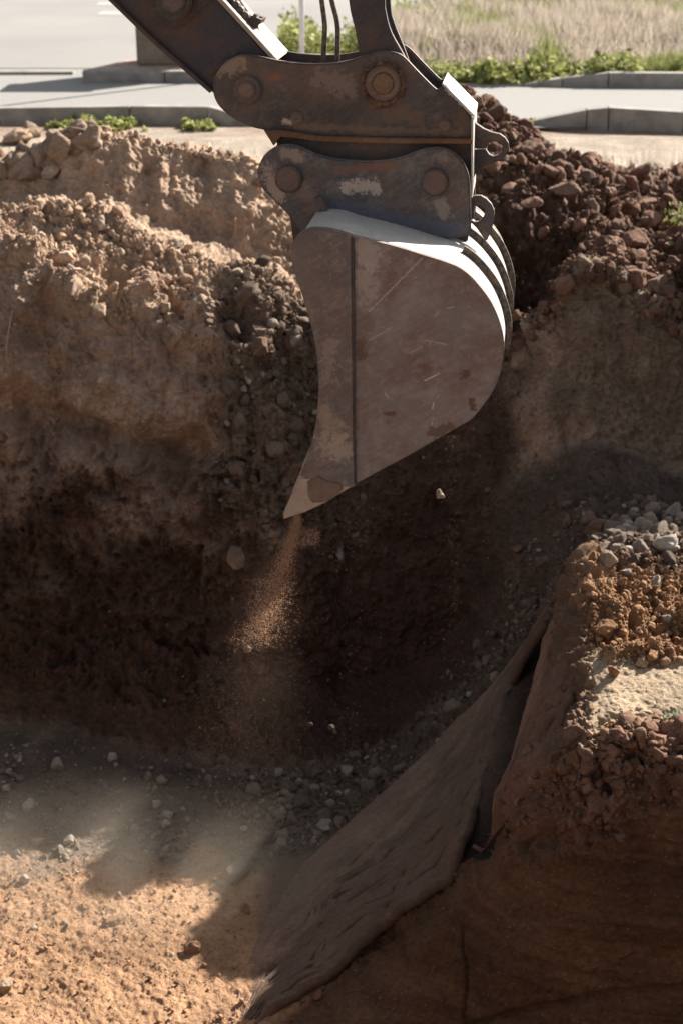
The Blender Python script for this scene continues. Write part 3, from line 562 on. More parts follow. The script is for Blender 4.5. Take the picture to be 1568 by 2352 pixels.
ST = [
 (1522, 1256, 36, PALE, 'largest pale rounded stone behind the sunlit bench at the right edge'),
 (1447, 1228, 26, GREY, 'brown grey boulder just left of the largest pale stone behind the bench'),
 (1535, 1172, 30, GREY, 'long tan stone leaning above the largest pale stone at the right edge'),
 (1457, 1172, 11, PALE, 'small round pale stone above the brown grey boulder behind the bench'),
 (1372, 1216, 28, BRN, 'long brown block leaning on the dark slope left of the boulder'),
 (1412, 1262, 20, GREY, 'knobbly tan lump at the upper end of the bench clods'),
 (1400, 1290, 22, (.30, .23, .16), 'knobbly tan lump lower in the row above the bench'),
 (1382, 1312, 13, PALE, 'pale stone at the upper left corner of the bench'),
 (1440, 1313, 12, GREY, 'small round grey stone beside the pale stone at the bench corner'),
 (1505, 1335, 20, GREY, 'squarish grey stone on the sunlit bench near the right edge'),
 (1533, 1338, 18, BRN, 'brown stone touching the right edge of the photo above the bench'),
 (1530, 1418, 14, GREY, 'small grey stone among orange clods on the bench'),
 (1295, 1200, 24, BRN, 'jagged brown clod with a sunlit tip on the dark slope'),
 (1191, 1256, 17, RED, 'small reddish clod with a lit top in the dark pit below the bucket'),
 (1118, 1128, 14, RED, 'flat red brown clod on the dark slope right of the falling stone'),
 (1236, 1258, 6, PALE, 'tiny pale pebble between two brown clods on the dark slope'),
 (744, 1903, 24, (.30, .26, .22), 'large dusty round stone in the rubble on the pit floor'),
 (550, 2005, 40, (.17, .135, .105), 'broad dusty boulder half buried at the edge of the sunlit floor'),
 (570, 2090, 20, ORG, 'orange clod in the dust at the edge of the sunlit floor'),
 (152, 1933, 17, PALE, 'pale round stone in the dusty shade on the left of the pit floor'),
 (62, 2022, 21, (.38, .31, .25), 'pale lumpy stone near the left edge of the pit floor'),
 (425, 1915, 14, GREY, 'small grey stone left of centre in the dusty shade'),
 (490, 1912, 11, GREY, 'smaller grey stone beside the other one in the dusty shade'),
 (720, 1770, 46, (.16, .12, .095), 'big dark boulder in the dust at the foot of the pit wall'),
 (446, 2180, 23, (.22, .12, .07), 'dark reddish clod casting a shadow on the sunlit pit floor'),
 (411, 2258, 10, BRN, 'small brown clod below the dark reddish clod on the sunlit floor'),
 (16, 2266, 24, (.36, .26, .18), 'tan stone at the left edge of the sunlit pit floor'),
 (262, 2120, 24, (.33, .21, .13), 'curled flake of orange soil on the sunlit floor'),
 (80, 2130, 10, PALE, 'small pale stone at the upper left of the sunlit floor'),
 (398, 2190, 6, (.6, .55, .48), 'small white pebble left of the dark reddish clod'),
 (1176, 735, 17, PALE, 'pale stone lying in the gully right of the bucket back'),
 (1198, 832, 36, (.24, .17, .11), 'lumpy ochre clod catching sun at the right rim of the bucket'),
 (1285, 432, 40, (.19, .115, .08), 'largest rounded red brown boulder on the right spoil heap'),
 (1222, 350, 27, (.21, .125, .085), 'round red brown boulder right of the coupler hook'),
 (1225, 470, 26, RED, 'upright red brown block below the boulder beside the bucket'),
 (1240, 465, 11, PALE, 'pale stone resting beside the red brown block on the spoil heap'),
 (1305, 385, 22, (.24, .17, .125), 'light brown block near the crest of the right spoil heap'),
 (1490, 470, 34, (.20, .12, .085), 'big lump at the right end of the spoil heap crest'),
 (1455, 555, 34, RED, 'big red brown lump halfway down the right spoil heap'),
 (1535, 565, 18, (.27, .19, .14), 'tan stone beside the weed at the right edge of the spoil heap'),
 (1460, 640, 36, RED, 'wide red brown lump low on the right spoil heap'),
 (45, 330, 42, (.34, .24, .165), 'largest brown block on the far mound at upper left'),
 (75, 315, 26, (.34, .25, .18), 'tall brown block behind the largest one at upper left'),
 (160, 330, 24, (.36, .27, .20), 'pale lump right of the blocks on the far mound'),
 (150, 290, 17, (.32, .23, .16), 'rounded brown clod on top of the far mound heap'),
 (85, 280, 15, (.27, .18, .125), 'pointed brown clod at the very top of the upper left heap'),
 (225, 330, 17, (.40, .32, .24), 'smooth beige stone on the crest of the far mound'),
 (118, 395, 24, (.42, .33, .25), 'beige block stuck in the face of the far mound at left'),
 (230, 512, 20, (.42, .34, .26), 'beige stone on the crest of the near left mound'),
 (70, 530, 17, (.40, .32, .25), 'egg shaped beige clod at the left end of the near mound'),
 (410, 560, 15, (.42, .35, .27), 'pale angular stone on the right shoulder of the near left mound'),
 (545, 622, 20, (.42, .34, .26), 'pale flat stone near the bucket on the near mound crest'),
 (570, 632, 18, (.34, .26, .19), 'brown stone beside the flat pale stone near the bucket'),
 (568, 878, 17, (.36, .30, .25), 'pale stone embedded in the rubble slope left of the bucket'),
 (612, 800, 36, (.20, .125, .08), 'big reddish slab of soil in the rubble left of the bucket'),
 (600, 415, 16, (.26, .16, .11), 'dark clod on the far mound beside the bucket ear'),
 (1065, 1590+60, 14, GREY, 'small grey stone above the slab in the dark pit'),
 (1455, 1650, 15, ORG, 'round orange clod on the front of the smooth bench patch'),
 (1392, 1440, 28, ORG, 'flat orange flake standing on the bench clods'),
 (1405, 1545, 20, ORG, 'orange clod at the back edge of the smooth bench patch'),
 (1500, 1500, 24, ORG, 'lumpy orange clod at the right of the bench clods'),
 (1420, 1920, 22, BRN, 'brown lump sticking out of the dark front face of the bench'),
]
STONES = [stone(*s) for s in ST]
for X, Y, r, d, c_, lb in ((1010, 1137, 15, 5.9, (.34, .28, .22), 'pale angular stone falling below the right side of the bucket'), (543, 1282, 22, 5.8, (.15, .11, .08), 'grey brown clod falling left of the bucket tooth'),
                       (628, 1224, 13, 5.5, BRN, 'small brown clod falling just below the bucket tooth'), (712, 1664, 9, 6.3, (.09, .06, .045), 'small oval clod falling low in the pit, left one of two'),
                       (761, 1672, 9, 6.3, (.09, .06, .045), 'small round clod falling low in the pit, right one of two'), (569, 1492, 9, 5.9, BRN, 'small clod falling midway between bucket tooth and pit floor')):
    stone(X, Y, r, c_, lb, None, 0, d, 'falling_clod', 'falling clod', 9, 1.15)
# ------------------------------------------------------------------ smeared clay slabs on the trench side
def slab(name, A, B, label, thick=.02, lift=.028, jagA=12, tuck=0, nS=420, nT=190, crack=1.0, base=(.17, .115, .085)):
    A = np.array(A, float); B = np.array(B, float)
    def resample(Q, n):
        L = np.concatenate([[0], np.cumsum(np.hypot(*np.diff(Q[:, :2], axis=0).T))]); t = np.linspace(0, L[-1], n); return np.stack([np.interp(t, L, Q[:, i]) for i in range(Q.shape[1])], 1)
    a, b_ = resample(A, nS), resample(B, nS); T = np.linspace(0, 1, nT)[None, :, None]
    jag = jagA * noise(np.stack([np.arange(nS) * .045, 0 * np.arange(nS), 0 * np.arange(nS)], 1), 1, 3)
    jag = jag + jagA * .35 * noise(np.stack([np.arange(nS) * .12, 0 * np.arange(nS), 0 * np.arange(nS)], 1), 1, 9)
    tp = sst(np.linspace(0, 1, nS), .82, 1.0)[:, None] * tuck * .97; b_ = b_ * (1 - tp) + a * tp
    W = a[:, None] * (1 - T) + b_[:, None] * T; W[..., 1] += jag[:, None] * T[..., 0] ** 10; W[..., 0] += .5 * jag[:, None] * T[..., 0] ** 10
    pts = np.stack(P(W[..., 0], W[..., 1], W[..., 2]), -1)
    pts[1:-1] = (pts[:-2] + pts[1:-1] * 2 + pts[2:]) / 4
    nn = normals(pts); s_ = np.linspace(0, 1, nS)[:, None] + 0 * T[..., 0]; TT = T + 0 * s_[..., None]; T = TT
    uv = np.stack([s_ * 2.6 + .8 * T[..., 0], T[..., 0] * .55, 0 * s_], -1)
    uv[..., 2] = .37; uv = uv + .05 * np.stack([noise(uv, 3.1, 71), noise(uv, 3.3, 72), 0 * s_ * T[..., 0]], -1); uv = uv @ np.array([[.985, .09, .15], [-.12, .985, .12], [-.13, -.14, .98]])
    f1 = fbm(uv, (5, 17, 1), 3, 5); wp = uv + .03 * np.stack([noise(uv, 9, 61), noise(uv, 9, 62), 0 * s_ * T[..., 0]], -1)
    ridge = (1 - np.abs(noise(wp, (2.6, 46, 1), 15)) * 1.6) * sst(noise(uv, (7, 30, 1), 18), -.2, .2)
    edge = np.clip(np.minimum(T[..., 0], 1 - T[..., 0]) * 8, 0, 1)
    msk = sst(T[..., 0] + .3 * fbm(uv, 2.5, 2, 25), .2, .5) * crack * (1 - sst(T[..., 0], .88, .95))
    dd = .012 * fbm(uv, 2.2, 3, 35) + .004 * f1 - .014 * msk * sst(ridge, .66, .9) + .003 * fbm(uv, (16, 40, 1), 3, 45) + .006 * fbm(uv, (3, 22, 1), 3, 46)
    dd = dd * (1 - .8 * sst(T[..., 0], .9, 1))
    en = 1 - tuck * sst(s_ + 0 * T[..., 0], .8, .97); dd = dd * en; lf = lift * (1 - 2.2 * tuck * sst(T[..., 0], .72, 1.0)) * en - .03 * (1 - en); top = pts + nn * (dd + lf)[..., None]; bot = pts - nn * thick
    cc = np.zeros(top.shape) + np.array(base); cc = mixc(cc, tuple(x * 1.55 for x in base), 1 - sst(T[..., 0] + .25 * f1, .15, .5)); cc = mixc(cc, tuple(x * .35 for x in base), sst(ridge, .74, .9) * msk * .85)  # crack shade painted into the clay colour, relief alone shows little
    I = np.arange(nS * nT).reshape(nS, nT); K = nS * nT
    fq = [np.stack([I[:-1, :-1], I[1:, :-1], I[1:, 1:], I[:-1, 1:]], -1).reshape(-1, 4), np.stack([I[:-1, :-1], I[:-1, 1:], I[1:, 1:], I[1:, :-1]], -1).reshape(-1, 4) + K]
    for e in (I[0], I[-1], I[:, 0], I[:, -1]): fq.append(np.stack([e[:-1], e[1:], e[1:] + K, e[:-1] + K], -1))
    o = mesh_obj(name, np.concatenate([top.reshape(-1, 3), bot.reshape(-1, 3)]), np.concatenate(fq), M['soil_s'], smooth=True)
    set_col(o, np.concatenate([cc.reshape(-1, 3)] * 2)); return tag(o, label, 'clay slab')
M['soil_s'] = soil_mat('smeared_clay', .003, .1, 1.0)
slab('clay_slab', [(1268,1398,7.5),(1230,1450,7.65),(1190,1512,7.8),(1085,1632,7.8),(970,1752,7.65),(835,1872,7.25),(700,1990,6.93),(612,2120,6.42),(528,2352,5.68)],
     [(1262,1420,7.4),(1215,1490,7.5),(1172,1570,7.5),(1118,1770,6.75),(1068,1940,6.18),(1030,2020,6.05),(870,2135,6.0),(760,2240,5.85),(640,2310,5.72),(560,2400,5.6)],
     'long smooth brown clay slab with fine cracks leaning down to the sunlit floor', base=(.12, .078, .056))
slab('clay_slab', [(1352,1300,7.08),(1285,1420,7.2),(1248,1560,6.9),(1193,1750,6.4),(1138,1880,6.15),(1092,1955,6.05)], [(1362,1330,6.95),(1345,1440,6.5),(1290,1600,6.1),(1215,1770,5.85),(1090,1960,6.0)],
     'narrow rough brown clay slab standing between the dark crevice and the bench', lift=.05, nT=90, jagA=3, tuck=1, base=(.125, .07, .047))
# ------------------------------------------------------------------ excavator
def plate(name, pts, w0, th, mat, parent=None, wref=None, bev=.004, curve=True, seg=1):
    """outline pts (photo) seen at plane wref (default w0), extruded w0 .. w0+th"""
    q = np.array(pts, float); wref = w0 if wref is None else wref
    if curve: q = catmull(q, 4)
    p = np.array([pw(x, y, wref) for x, y in q]); p0 = p + AV * (w0 - wref); p1 = p0 + AV * th
    bm = bmesh.new(); va = [bm.verts.new(x) for x in p0]; vb = [bm.verts.new(x) for x in p1]; n = len(va)
    f1 = bm.faces.new(va); f2 = bm.faces.new(vb[::-1])
    for i in range(n): bm.faces.new((va[i], vb[i], vb[(i + 1) % n], va[(i + 1) % n]))
    bmesh.ops.recalc_face_normals(bm, faces=bm.faces)
    if bev:
        ed = [e for f in (f1, f2) for e in f.edges]
        try: bmesh.ops.bevel(bm, geom=ed, offset=bev, segments=2, affect='EDGES', clamp_overlap=True)
        except Exception: pass
    bmesh.ops.triangulate(bm, faces=[f for f in bm.faces if len(f.verts) > 4])
    me = bpy.data.meshes.new(name); 
    if parent is not None: bmesh.ops.translate(bm, verts=bm.verts, vec=-root_loc(parent))
    bm.to_mesh(me); bm.free(); me.materials.append(mat); o = bpy.data.objects.new(name, me); C.objects.link(o)
    if parent is not None: o.parent = parent
    return o
def catmull(q, k):
    """smooth only gentle corners of a closed outline"""
    n = len(q); out = []
    for i in range(n):
        p0, p1, p2, p3 = q[i - 1], q[i], q[(i + 1) % n], q[(i + 2) % n]
        def sharp(a, b_, c_):
            u, v_ = b_ - a, c_ - b_; return np.dot(u, v_) / (np.linalg.norm(u) * np.linalg.norm(v_) + 1e-9) < .72
        if sharp(p0, p1, p2): p0 = p1
        if sharp(p1, p2, p3): p3 = p2
        if (p0 == p1).all() and (p3 == p2).all(): out.append(p1); continue
        for j in range(k):
            t = j / k; out.append(.5 * (2 * p1 + (-p0 + p2) * t + (2 * p0 - 5 * p1 + 4 * p2 - p3) * t * t + (-p0 + 3 * p1 - 3 * p2 + p3) * t ** 3))
    return np.array(out)
def disc(name, X, Y, r, w0, th, mat, parent, wref=None, n=40, bev=.006, wob=0):
    a = np.arange(n) * 2 * math.pi / n; rr = r * (1 + wob * noise(np.stack([np.cos(a) * 2, np.sin(a) * 2, 0 * a], 1), 1.3, int(X)))
    return plate(name, np.stack([X + rr * np.cos(a), Y + rr * np.sin(a)], 1), w0, th, mat, parent, wref, bev, False)
z1 = lambda L: [(183.7 + .6444 * x, .6444 * y) for x, y in L]
z4 = lambda L: [(597 + .41 * x, 413.3 + .41 * y) for x, y in L]
r2 = lambda L: [(964.5 + .2148 * x, 137.8 + .2148 * y) for x, y in L]
EX = empty('excavator_arm', tuple(pw(548, 208, .55)), 'rusty dark excavator stick and linkage carrying a dusty digging bucket over the pit', 'excavator')
# stick
STK = z1([(118, 0), (470, 325), (520, 380), (600, 380), (660, 330), (700, 215), (490, 0), (300, -210), (120, -400), (-130, -260)])
STK = z1([(-300, -420), (118, 0), (470, 325), (520, 370), (600, 370), (655, 320), (690, 225), (490, 0), (120, -420)])
stick = plate('stick', STK, .45, .25, M['stick_steel'], EX, .45, .004)
plate('lower_flange', z1([(-320, -420), (100, 0), (255, 150), (462, 332), (474, 322), (265, 138), (118, -2), (-300, -422)]), .425, .30, M['stick_steel'], stick, .425, .003, False)
M['flange'] = steel('flange', (.30, .25, .21), (.26, .17, .11), (.42, .36, .30), .6, .5, .6, .3)
plate('upper_flange', z1([(112, -432), (482, -8), (692, 222), (704, 214), (502, -8), (132, -432)]), .435, .28, M['flange'], stick, .435, .003, False)
sc_ = (183.7 + .6444 * 332, .6444 * 8)
disc('boss_plate', sc_[0], sc_[1], 58, .435, .02, M['stick_steel'], stick, wob=.04)
plate('boss_gusset', z1([(270, -60), (330, -85), (420, -60), (520, -60), (470, 0), (400, 60), (340, 95), (290, 70)]), .440, .012, M['stick_steel'], stick, .44, .004)
disc('boss_ring', sc_[0], sc_[1], 43, .40, .04, M['dark_steel'], stick)
disc('pin', sc_[0], sc_[1] - 3, 27, .385, .05, M['pin_steel'], stick)
plate('weld_seam', z1([(455, 265), (520, 210), (560, 175), (568, 182), (530, 218), (462, 275)]), .444, .008, M['dark_steel'], stick, .444, .003)
# hose clamp on the stick
cb = plate('hose_clamp', z1([(578, 82), (606, 60), (640, 75), (632, 92), (600, 112), (582, 104)]), .50, .12, M['dark_steel'], stick, .46, .004, False)
plate('clamp_bolt', z1([(612, 52), (624, 56), (620, 72), (608, 68)]), .50, .03, M['pin_steel'], stick, .46, .002, False)
plate('clamp_bolt', z1([(628, 64), (638, 68), (634, 82), (624, 78)]), .54, .03, M['pin_steel'], stick, .46, .002, False)
def tube(name, pts, r, mat, parent=None, seg=10):
    pts = np.array(pts); n = len(pts); t = np.gradient(pts, axis=0); t /= np.linalg.norm(t, axis=1)[:, None]
    up = np.array([0, 1, 0.1]); s = np.cross(t, up); s /= np.linalg.norm(s, axis=1)[:, None]; q = np.cross(s, t)
    rr = np.broadcast_to(np.asarray(r, float), (n,))
    a = np.arange(seg) * 2 * math.pi / seg
    V = pts[:, None] + rr[:, None, None] * (s[:, None] * np.cos(a)[None, :, None] + q[:, None] * np.sin(a)[None, :, None])
    fs = [(i * seg + k, i * seg + (k + 1) % seg, (i + 1) * seg + (k + 1) % seg, (i + 1) * seg + k) for i in range(n - 1) for k in range(seg)]
    fs += [tuple(range(seg))[::-1], tuple((n - 1) * seg + k for k in range(seg))]
    return mesh_obj(name, V.reshape(-1, 3), fs, mat, parent, True)
def curve_w(L, wv, k=8):
    q = np.array(L, float); out = []
    qq = np.vstack([2 * q[0] - q[1], q, 2 * q[-1] - q[-2]])
    for i in range(1, len(qq) - 2):
        for j in range(k):
            t = j / k; p0, p1, p2, p3 = qq[i - 1:i + 3]; out.append(.5 * (2 * p1 + (-p0 + p2) * t + (2 * p0 - 5 * p1 + 4 * p2 - p3) * t * t + (-p0 + 3 * p1 - 3 * p2 + p3) * t ** 3))
    out.append(q[-1]); return [pw(x, y, wv) for x, y in out]
for dx, ww in ((0, .50), (14, .53), (24, .56)):
    tube('hydraulic_line', curve_w(z1([(440 + dx, -180), (535 + dx, -10), (560 + dx, 30), (592 + dx, 75), (612 + dx, 118), (628 + dx, 142)]), ww), .010, M['dark_steel'], stick)
for X, Y, r_ in ((552, 18, 9), (566, 38, 10), (585, 60, 11)):
    x_, y_ = z1([(X, Y)])[0]; disc('hose_fitting', x_, y_, r_, .49, .05, M['pin_steel'], stick)
tube('hose', curve_w(z1([(840, -300), (852, -120), (862, 0), (872, 90), (869, 170), (864, 300)]), .56), .0095, M['hose'], EX)
tube('hose', curve_w(z1([(850, -300), (872, -120), (897, 0), (916, 80), (918, 160), (912, 300)]), .60), .0095, M['hose'], EX)
# links
LK = z1([(930, -300), (957, 0), (978, 100), (997, 200), (1010, 300), (1080, 350), (1160, 300), (1165, 225), (1110, 120), (1088, 40), (1085, -20), (1080, -300)])
lk = plate('bucket_link', LK, .43, .035, M['stick_steel'], EX, .43, .004)
plate('bucket_link', z1([(955, -300), (972, 0), (992, 100), (1020, 200), (1090, 300), (1185, 260), (1150, 160), (1118, 80), (1104, 0), (1100, -300)]), .62, .035, M['stick_steel'], EX, .62, .004)
# coupler
CPL = z1([(475, 300), (485, 265), (505, 235), (535, 210), (570, 197), (610, 195), (650, 203), (700, 215), (760, 224), (830, 228), (900, 225), (960, 215), (1010, 198), (1050, 186), (1090, 182), (1125, 188), (1155, 205),
          (1200, 252), (1262, 314), (1278, 318), (1300, 302), (1350, 360), (1390, 412), (1398, 440), (1398, 496), (1280, 494), (1100, 492), (900, 486), (840, 484), (780, 472), (720, 466), (660, 464), (610, 452), (560, 430), (520, 403), (490, 370), (476, 335)])
cpl = plate('coupler', CPL, .40, .035, M['coupler_steel'], EX, .40, .006)
farp = plate('coupler_far_plate', CPL, .67, .03, M['dark_steel'], cpl, .40, .006)
plate('coupler_body', z1([(690, 478), (740, 468), (840, 484), (1100, 492), (1392, 494), (1394, 700), (1380, 860), (760, 860), (720, 560)]), .415, .27, M['dark_steel'], cpl, .415, .003, False)
plate('coupler_flange', z1([(655, 464), (720, 466), (780, 474), (840, 486), (1100, 493), (1396, 496), (1396, 514), (1100, 512), (900, 506), (830, 503), (770, 492), (715, 488), (690, 520)]), .372, .05, M['rust'], cpl, .372, .003, False)
plate('cover_plate', r2([(225, 262), (545, 600), (552, 640), (575, 640), (578, 590), (240, 246)]), .398, .305, M['bright_steel'], cpl, .398, .003, False)
plate('rear_plate', r2([(545, 605), (566, 610), (562, 1100), (552, 1480), (534, 1480), (540, 1100)]), .385, .32, M['bright_steel'], cpl, .385, .003, False)
plate('lifting_hook', r2([(560, 640), (605, 690), (680, 740), (760, 775), (850, 795), (905, 835), (940, 890), (948, 960), (920, 1020), (860, 1075), (780, 1105), (700, 1130), (640, 1170), (590, 1220), (560, 1290), (545, 1290),
      (548, 975), (600, 965), (700, 960), (716, 985), (740, 1015), (780, 1032), (830, 1020), (868, 980), (875, 920), (850, 880), (800, 862), (750, 875), (716, 905), (705, 945), (600, 948), (548, 950)]), .53, .035, M['dark_steel'], cpl, .53, .003, False)
x_, y_ = z1([(594, 322)])[0]; disc('pin_boss', x_, y_, 35, .385, .02, M['dark_steel'], cpl); disc('pin', x_, y_, 19, .372, .02, M['pin_steel'], cpl)
x_, y_ = z1([(1078, 298)])[0]
def ring(name, X, Y, r0, r1, w0, th, mat, parent, wob):
    n = 64; a = np.arange(n) * 2 * math.pi / n; rr = r1 * (1 + wob * noise(np.stack([np.cos(a) * 3, np.sin(a) * 3, 0 * a], 1), 1.3, 4))
    o_ = [pw(X + rr[i] * math.cos(a[i]), Y + rr[i] * math.sin(a[i]), w0 + th) for i in range(n)]; m_ = [pw(X + (rr[i] * .6 + r0 * .4) * math.cos(a[i]), Y + (rr[i] * .6 + r0 * .4) * math.sin(a[i]), w0 + .012 * math.sin(i * 1.7) * .4) for i in range(n)]; i_ = [pw(X + r0 * math.cos(t), Y + r0 * math.sin(t), w0 + .01) for t in a]
    fs = [(k * n + i, k * n + (i + 1) % n, (k + 1) * n + (i + 1) % n, (k + 1) * n + i) for k in range(2) for i in range(n)]
    return mesh_obj(name, np.array(o_ + m_ + i_), fs, mat, parent, True)
ring('rust_collar', x_, y_, 39, 55, .372, .034, M['crust'], cpl, .22)
disc('pin', x_, y_, 40, .362, .04, M['pin_steel'], cpl); disc('pin_cap', x_, y_, 26, .356, .01, M['rust'], cpl, wob=.05)
for X, Y in ((773, 423), (1299, 449)):
    x_, y_ = z1([(X, Y)])[0]; disc('bolt', x_, y_, 15, .388, .02, M['pin_steel'], cpl); disc('bolt_centre', x_, y_, 6, .384, .01, M['rust'], cpl)
# bucket
SIDE = z4([(515, 313), (650, 345), (800, 386), (920, 424), (1030, 458), (1110, 490), (1170, 533), (1225, 592), (1280, 665), (1315, 730), (1345, 810), (1362, 890), (1364, 960), (1352, 1050), (1328, 1130), (1290, 1205), (1235, 1280),
           (1180, 1342), (1100, 1390), (960, 1470), (820, 1550), (650, 1640), (535, 1704), (528, 1500), (522, 1000), (516, 600)])
CUT = z4([(515, 312), (420, 283), (350, 273), (290, 272), (245, 287), (208, 315), (185, 352), (177, 395), (182, 450), (200, 530), (235, 630), (268, 740), (295, 840), (315, 950), (327, 1060), (330, 1160), (325, 1260), (312, 1370),
          (292, 1460), (262, 1560), (228, 1650), (330, 1700), (420, 1735), (535, 1704), (528, 1500), (523, 1000), (518, 600)])
bk = plate('bucket', SIDE, 0, .03, M['side_steel'], EX, 0, .003)
sc2 = plate('side_cutter', CUT, -.012, .045, M['cutter_steel'], bk, 0, .004)
farw = 1.1
plate('far_side_plate', SIDE, farw - .03, .03, M['side_steel'], bk, 0, .003)
plate('far_side_cutter', CUT, farw - .03, .042, M['cutter_steel'], bk, 0, .004)
plate('side_tooth', z4([(225, 1655), (195, 1725), (155, 1815), (133, 1862), (136, 1894), (250, 1857), (370, 1802), (480, 1733), (534, 1704), (420, 1700), (330, 1665)]), -.014, .06, M['tooth_steel'], bk, 0, .006, False)
plate('clay_patch', z4([(270, 1680), (330, 1650), (385, 1680), (450, 1690), (470, 1720), (430, 1760), (380, 1790), (300, 1800), (275, 1760)]), -.019, .008, M['mud'], bk, 0, .002)
seam = np.array([pw(*z4([(519 + 9 * t, 325 + 1370 * t)])[0], -.006) for t in np.linspace(0, 1, 120)]); seam = seam + .0016 * np.stack([noise(seam, 60, 2), 0 * seam[:, 0], noise(seam, 60, 3)], 1)
tube('weld_bead', seam, .0055 + .0015 * noise(seam, 90, 4), M['dark_steel'], bk, 8)
# wrapper: curved back sheet
PR = z4([(245, 287), (290, 275), (350, 274), (420, 284), (515, 315), (650, 347), (800, 388), (920, 426), (1030, 460), (1110, 492), (1170, 535), (1225, 592), (1280, 665), (1315, 730), (1345, 810), (1362, 890), (1364, 960), (1352, 1050), (1328, 1130),
         (1290, 1205), (1235, 1280), (1180, 1342), (1100, 1390), (960, 1470), (820, 1550), (650, 1640), (535, 1704), (440, 1745)])
def prof3(L, k=4):
    q = np.array(L, float); qq = np.vstack([2 * q[0] - q[1], q, 2 * q[-1] - q[-2]]); out = []
    for i in range(1, len(qq) - 2):
        for j in range(k):
            t = j / k; p0, p1, p2, p3 = qq[i - 1:i + 3]; out.append(.5 * (2 * p1 + (-p0 + p2) * t + (2 * p0 - 5 * p1 + 4 * p2 - p3) * t * t + (-p0 + 3 * p1 - 3 * p2 + p3) * t ** 3))
    out.append(q[-1]); return np.array([pw(x, y, 0) for x, y in out])
pr = prof3(PR); tg = np.gradient(pr, axis=0); nr = np.cross(tg, AV); nr /= np.linalg.norm(nr, axis=1)[:, None]
cen = pr.mean(0); nr *= np.sign(np.sum(nr * (pr - cen), axis=1))[:, None]
def strip(name, i0, i1, w0, w1, off0, off1, mat, parent, smooth=True):
    a = pr[i0:i1]; n_ = nr[i0:i1]; m_ = len(a); q = []
    for off_, wv in ((off1, w0), (off1, w1), (off0, w1), (off0, w0)): q.append(a + n_ * off_ + AV * wv)
    V = np.stack(q, 1).reshape(-1, 3); fs = [(i * 4 + k, i * 4 + (k + 1) % 4, i * 4 + 4 + (k + 1) % 4, i * 4 + 4 + k) for i in range(m_ - 1) for k in range(4)]
    fs += [(0, 1, 2, 3), tuple((m_ - 1) * 4 + k for k in (3, 2, 1, 0))]
    o = mesh_obj(name, V, fs, mat, parent); o.data.materials[0] = mat
    bm = bmesh.new(); bm.from_mesh(o.data); bmesh.ops.recalc_face_normals(bm, faces=bm.faces); bm.to_mesh(o.data); bm.free(); return o
strip('wrapper', 0, len(pr), .024, farw - .024, -.022, -.0015, M['bright_steel'], bk)
ci = int(np.argmin(np.linalg.norm(pr - pw(*z4([(1130, 500)])[0]), axis=1)))
for w0 in (.235, .555, .875):
    strip('rib', ci - 1, ci + 32, w0, w0 + .014, -.004, .024, M['hose'], bk)  # dark hose material stands in for the ribs' shaded side faces
# ears
EAR = z1([(632, 620), (640, 585), (660, 550), (695, 525), (735, 515), (775, 520), (820, 540), (870, 557), (930, 568), (1000, 573), (1080, 572), (1150, 558), (1210, 535), (1260, 525), (1310, 533), (1350, 560), (1375, 600), (1388, 660),
          (1393, 835), (1330, 850), (1150, 850), (1000, 830), (900, 810), (845, 835), (795, 835), (740, 765), (680, 705), (645, 665)])
ear = plate('ear_plate', EAR, .345, .03, M['ear_steel'], bk, .345, .007)
plate('ear_plate', EAR, .735, .03, M['ear_steel'], bk, .345, .004)
plate('ear_gusset', z4([(300, 110), (340, 92), (380, 165), (345, 230)]), .30, .05, M['ear_steel'], bk, .30, .003, False)
for X, Y, rr in ((742, 638, 29), (1262, 650, 29)):
    x_, y_ = z1([(X, Y)])[0]; disc('pin_recess', x_ + 2, y_ + 1, rr + 3, .3445, .004, M['dark_steel'], bk, bev=0); disc('bucket_pin', x_, y_, rr, .315, .46, M['pin_steel'], bk)
plate('lifting_eye', r2([(530, 1470), (590, 1452), (650, 1455), (710, 1490), (760, 1545), (788, 1610), (792, 1680), (770, 1790), (715, 1930), (690, 1930), (600, 1800), (540, 1740), (545, 1715), (580, 1735), (620, 1732), (660, 1705), (688, 1660), (688, 1610), (660, 1575), (620, 1562), (575, 1568), (575, 1640), (570, 1700), (545, 1712), (535, 1600)]),
      .42, .03, M['ear_steel'], bk, .42, .003, False)
for k in range(4):
    w0 = .22 + .27 * k
    plate('tooth', z4([(225, 1655), (133, 1862), (136, 1894), (250, 1857), (400, 1790), (500, 1720), (420, 1680)]), w0, .07, M['tooth_steel'], bk, 0, .006, False)
# ------------------------------------------------------------------ soil grains falling from the bucket
def grains(name, pts, s, base, label):
    tet = np.array([[1, 1, 1], [-1, -1, 1], [-1, 1, -1], [1, -1, -1]], float); tf = np.array([[0, 2, 1], [0, 1, 3], [0, 3, 2], [1, 2, 3]])
    n = len(pts); Rm = rand_rot(n); V = np.einsum('nij,vj->nvi', Rm, tet) * s[:, None, None] * .6 + pts[:, None]
    F_ = (tf[None] + (np.arange(n) * 4)[:, None, None]).reshape(-1, 3)
    o = mesh_obj(name, V.reshape(-1, 3), F_, M['clod']); c_ = np.array(base)[None] * rng.uniform(.6, 1.3, (n, 1)); set_col(o, np.repeat(c_, 4, 0)); return tag(o, label, 'falling soil', kind='stuff')
def pwN(X, Y, wv): return np.stack([pw(x, y, ww) for x, y, ww in zip(X, Y, wv)])
n = 13000; t = rng.random(n) ** 1.5; X = 684 - 100 * t ** 1.1 + rng.normal(size=n) * (4 + 26 * t); Y = 1192 + 290 * t + rng.normal(size=n) * 8
n2 = 900; X = np.concatenate([X, 690 + rng.random(n2) * 42 + rng.normal(size=n2) * 4]); Y = np.concatenate([Y, 1215 + rng.random(n2) * 36 + rng.normal(size=n2) * 5])
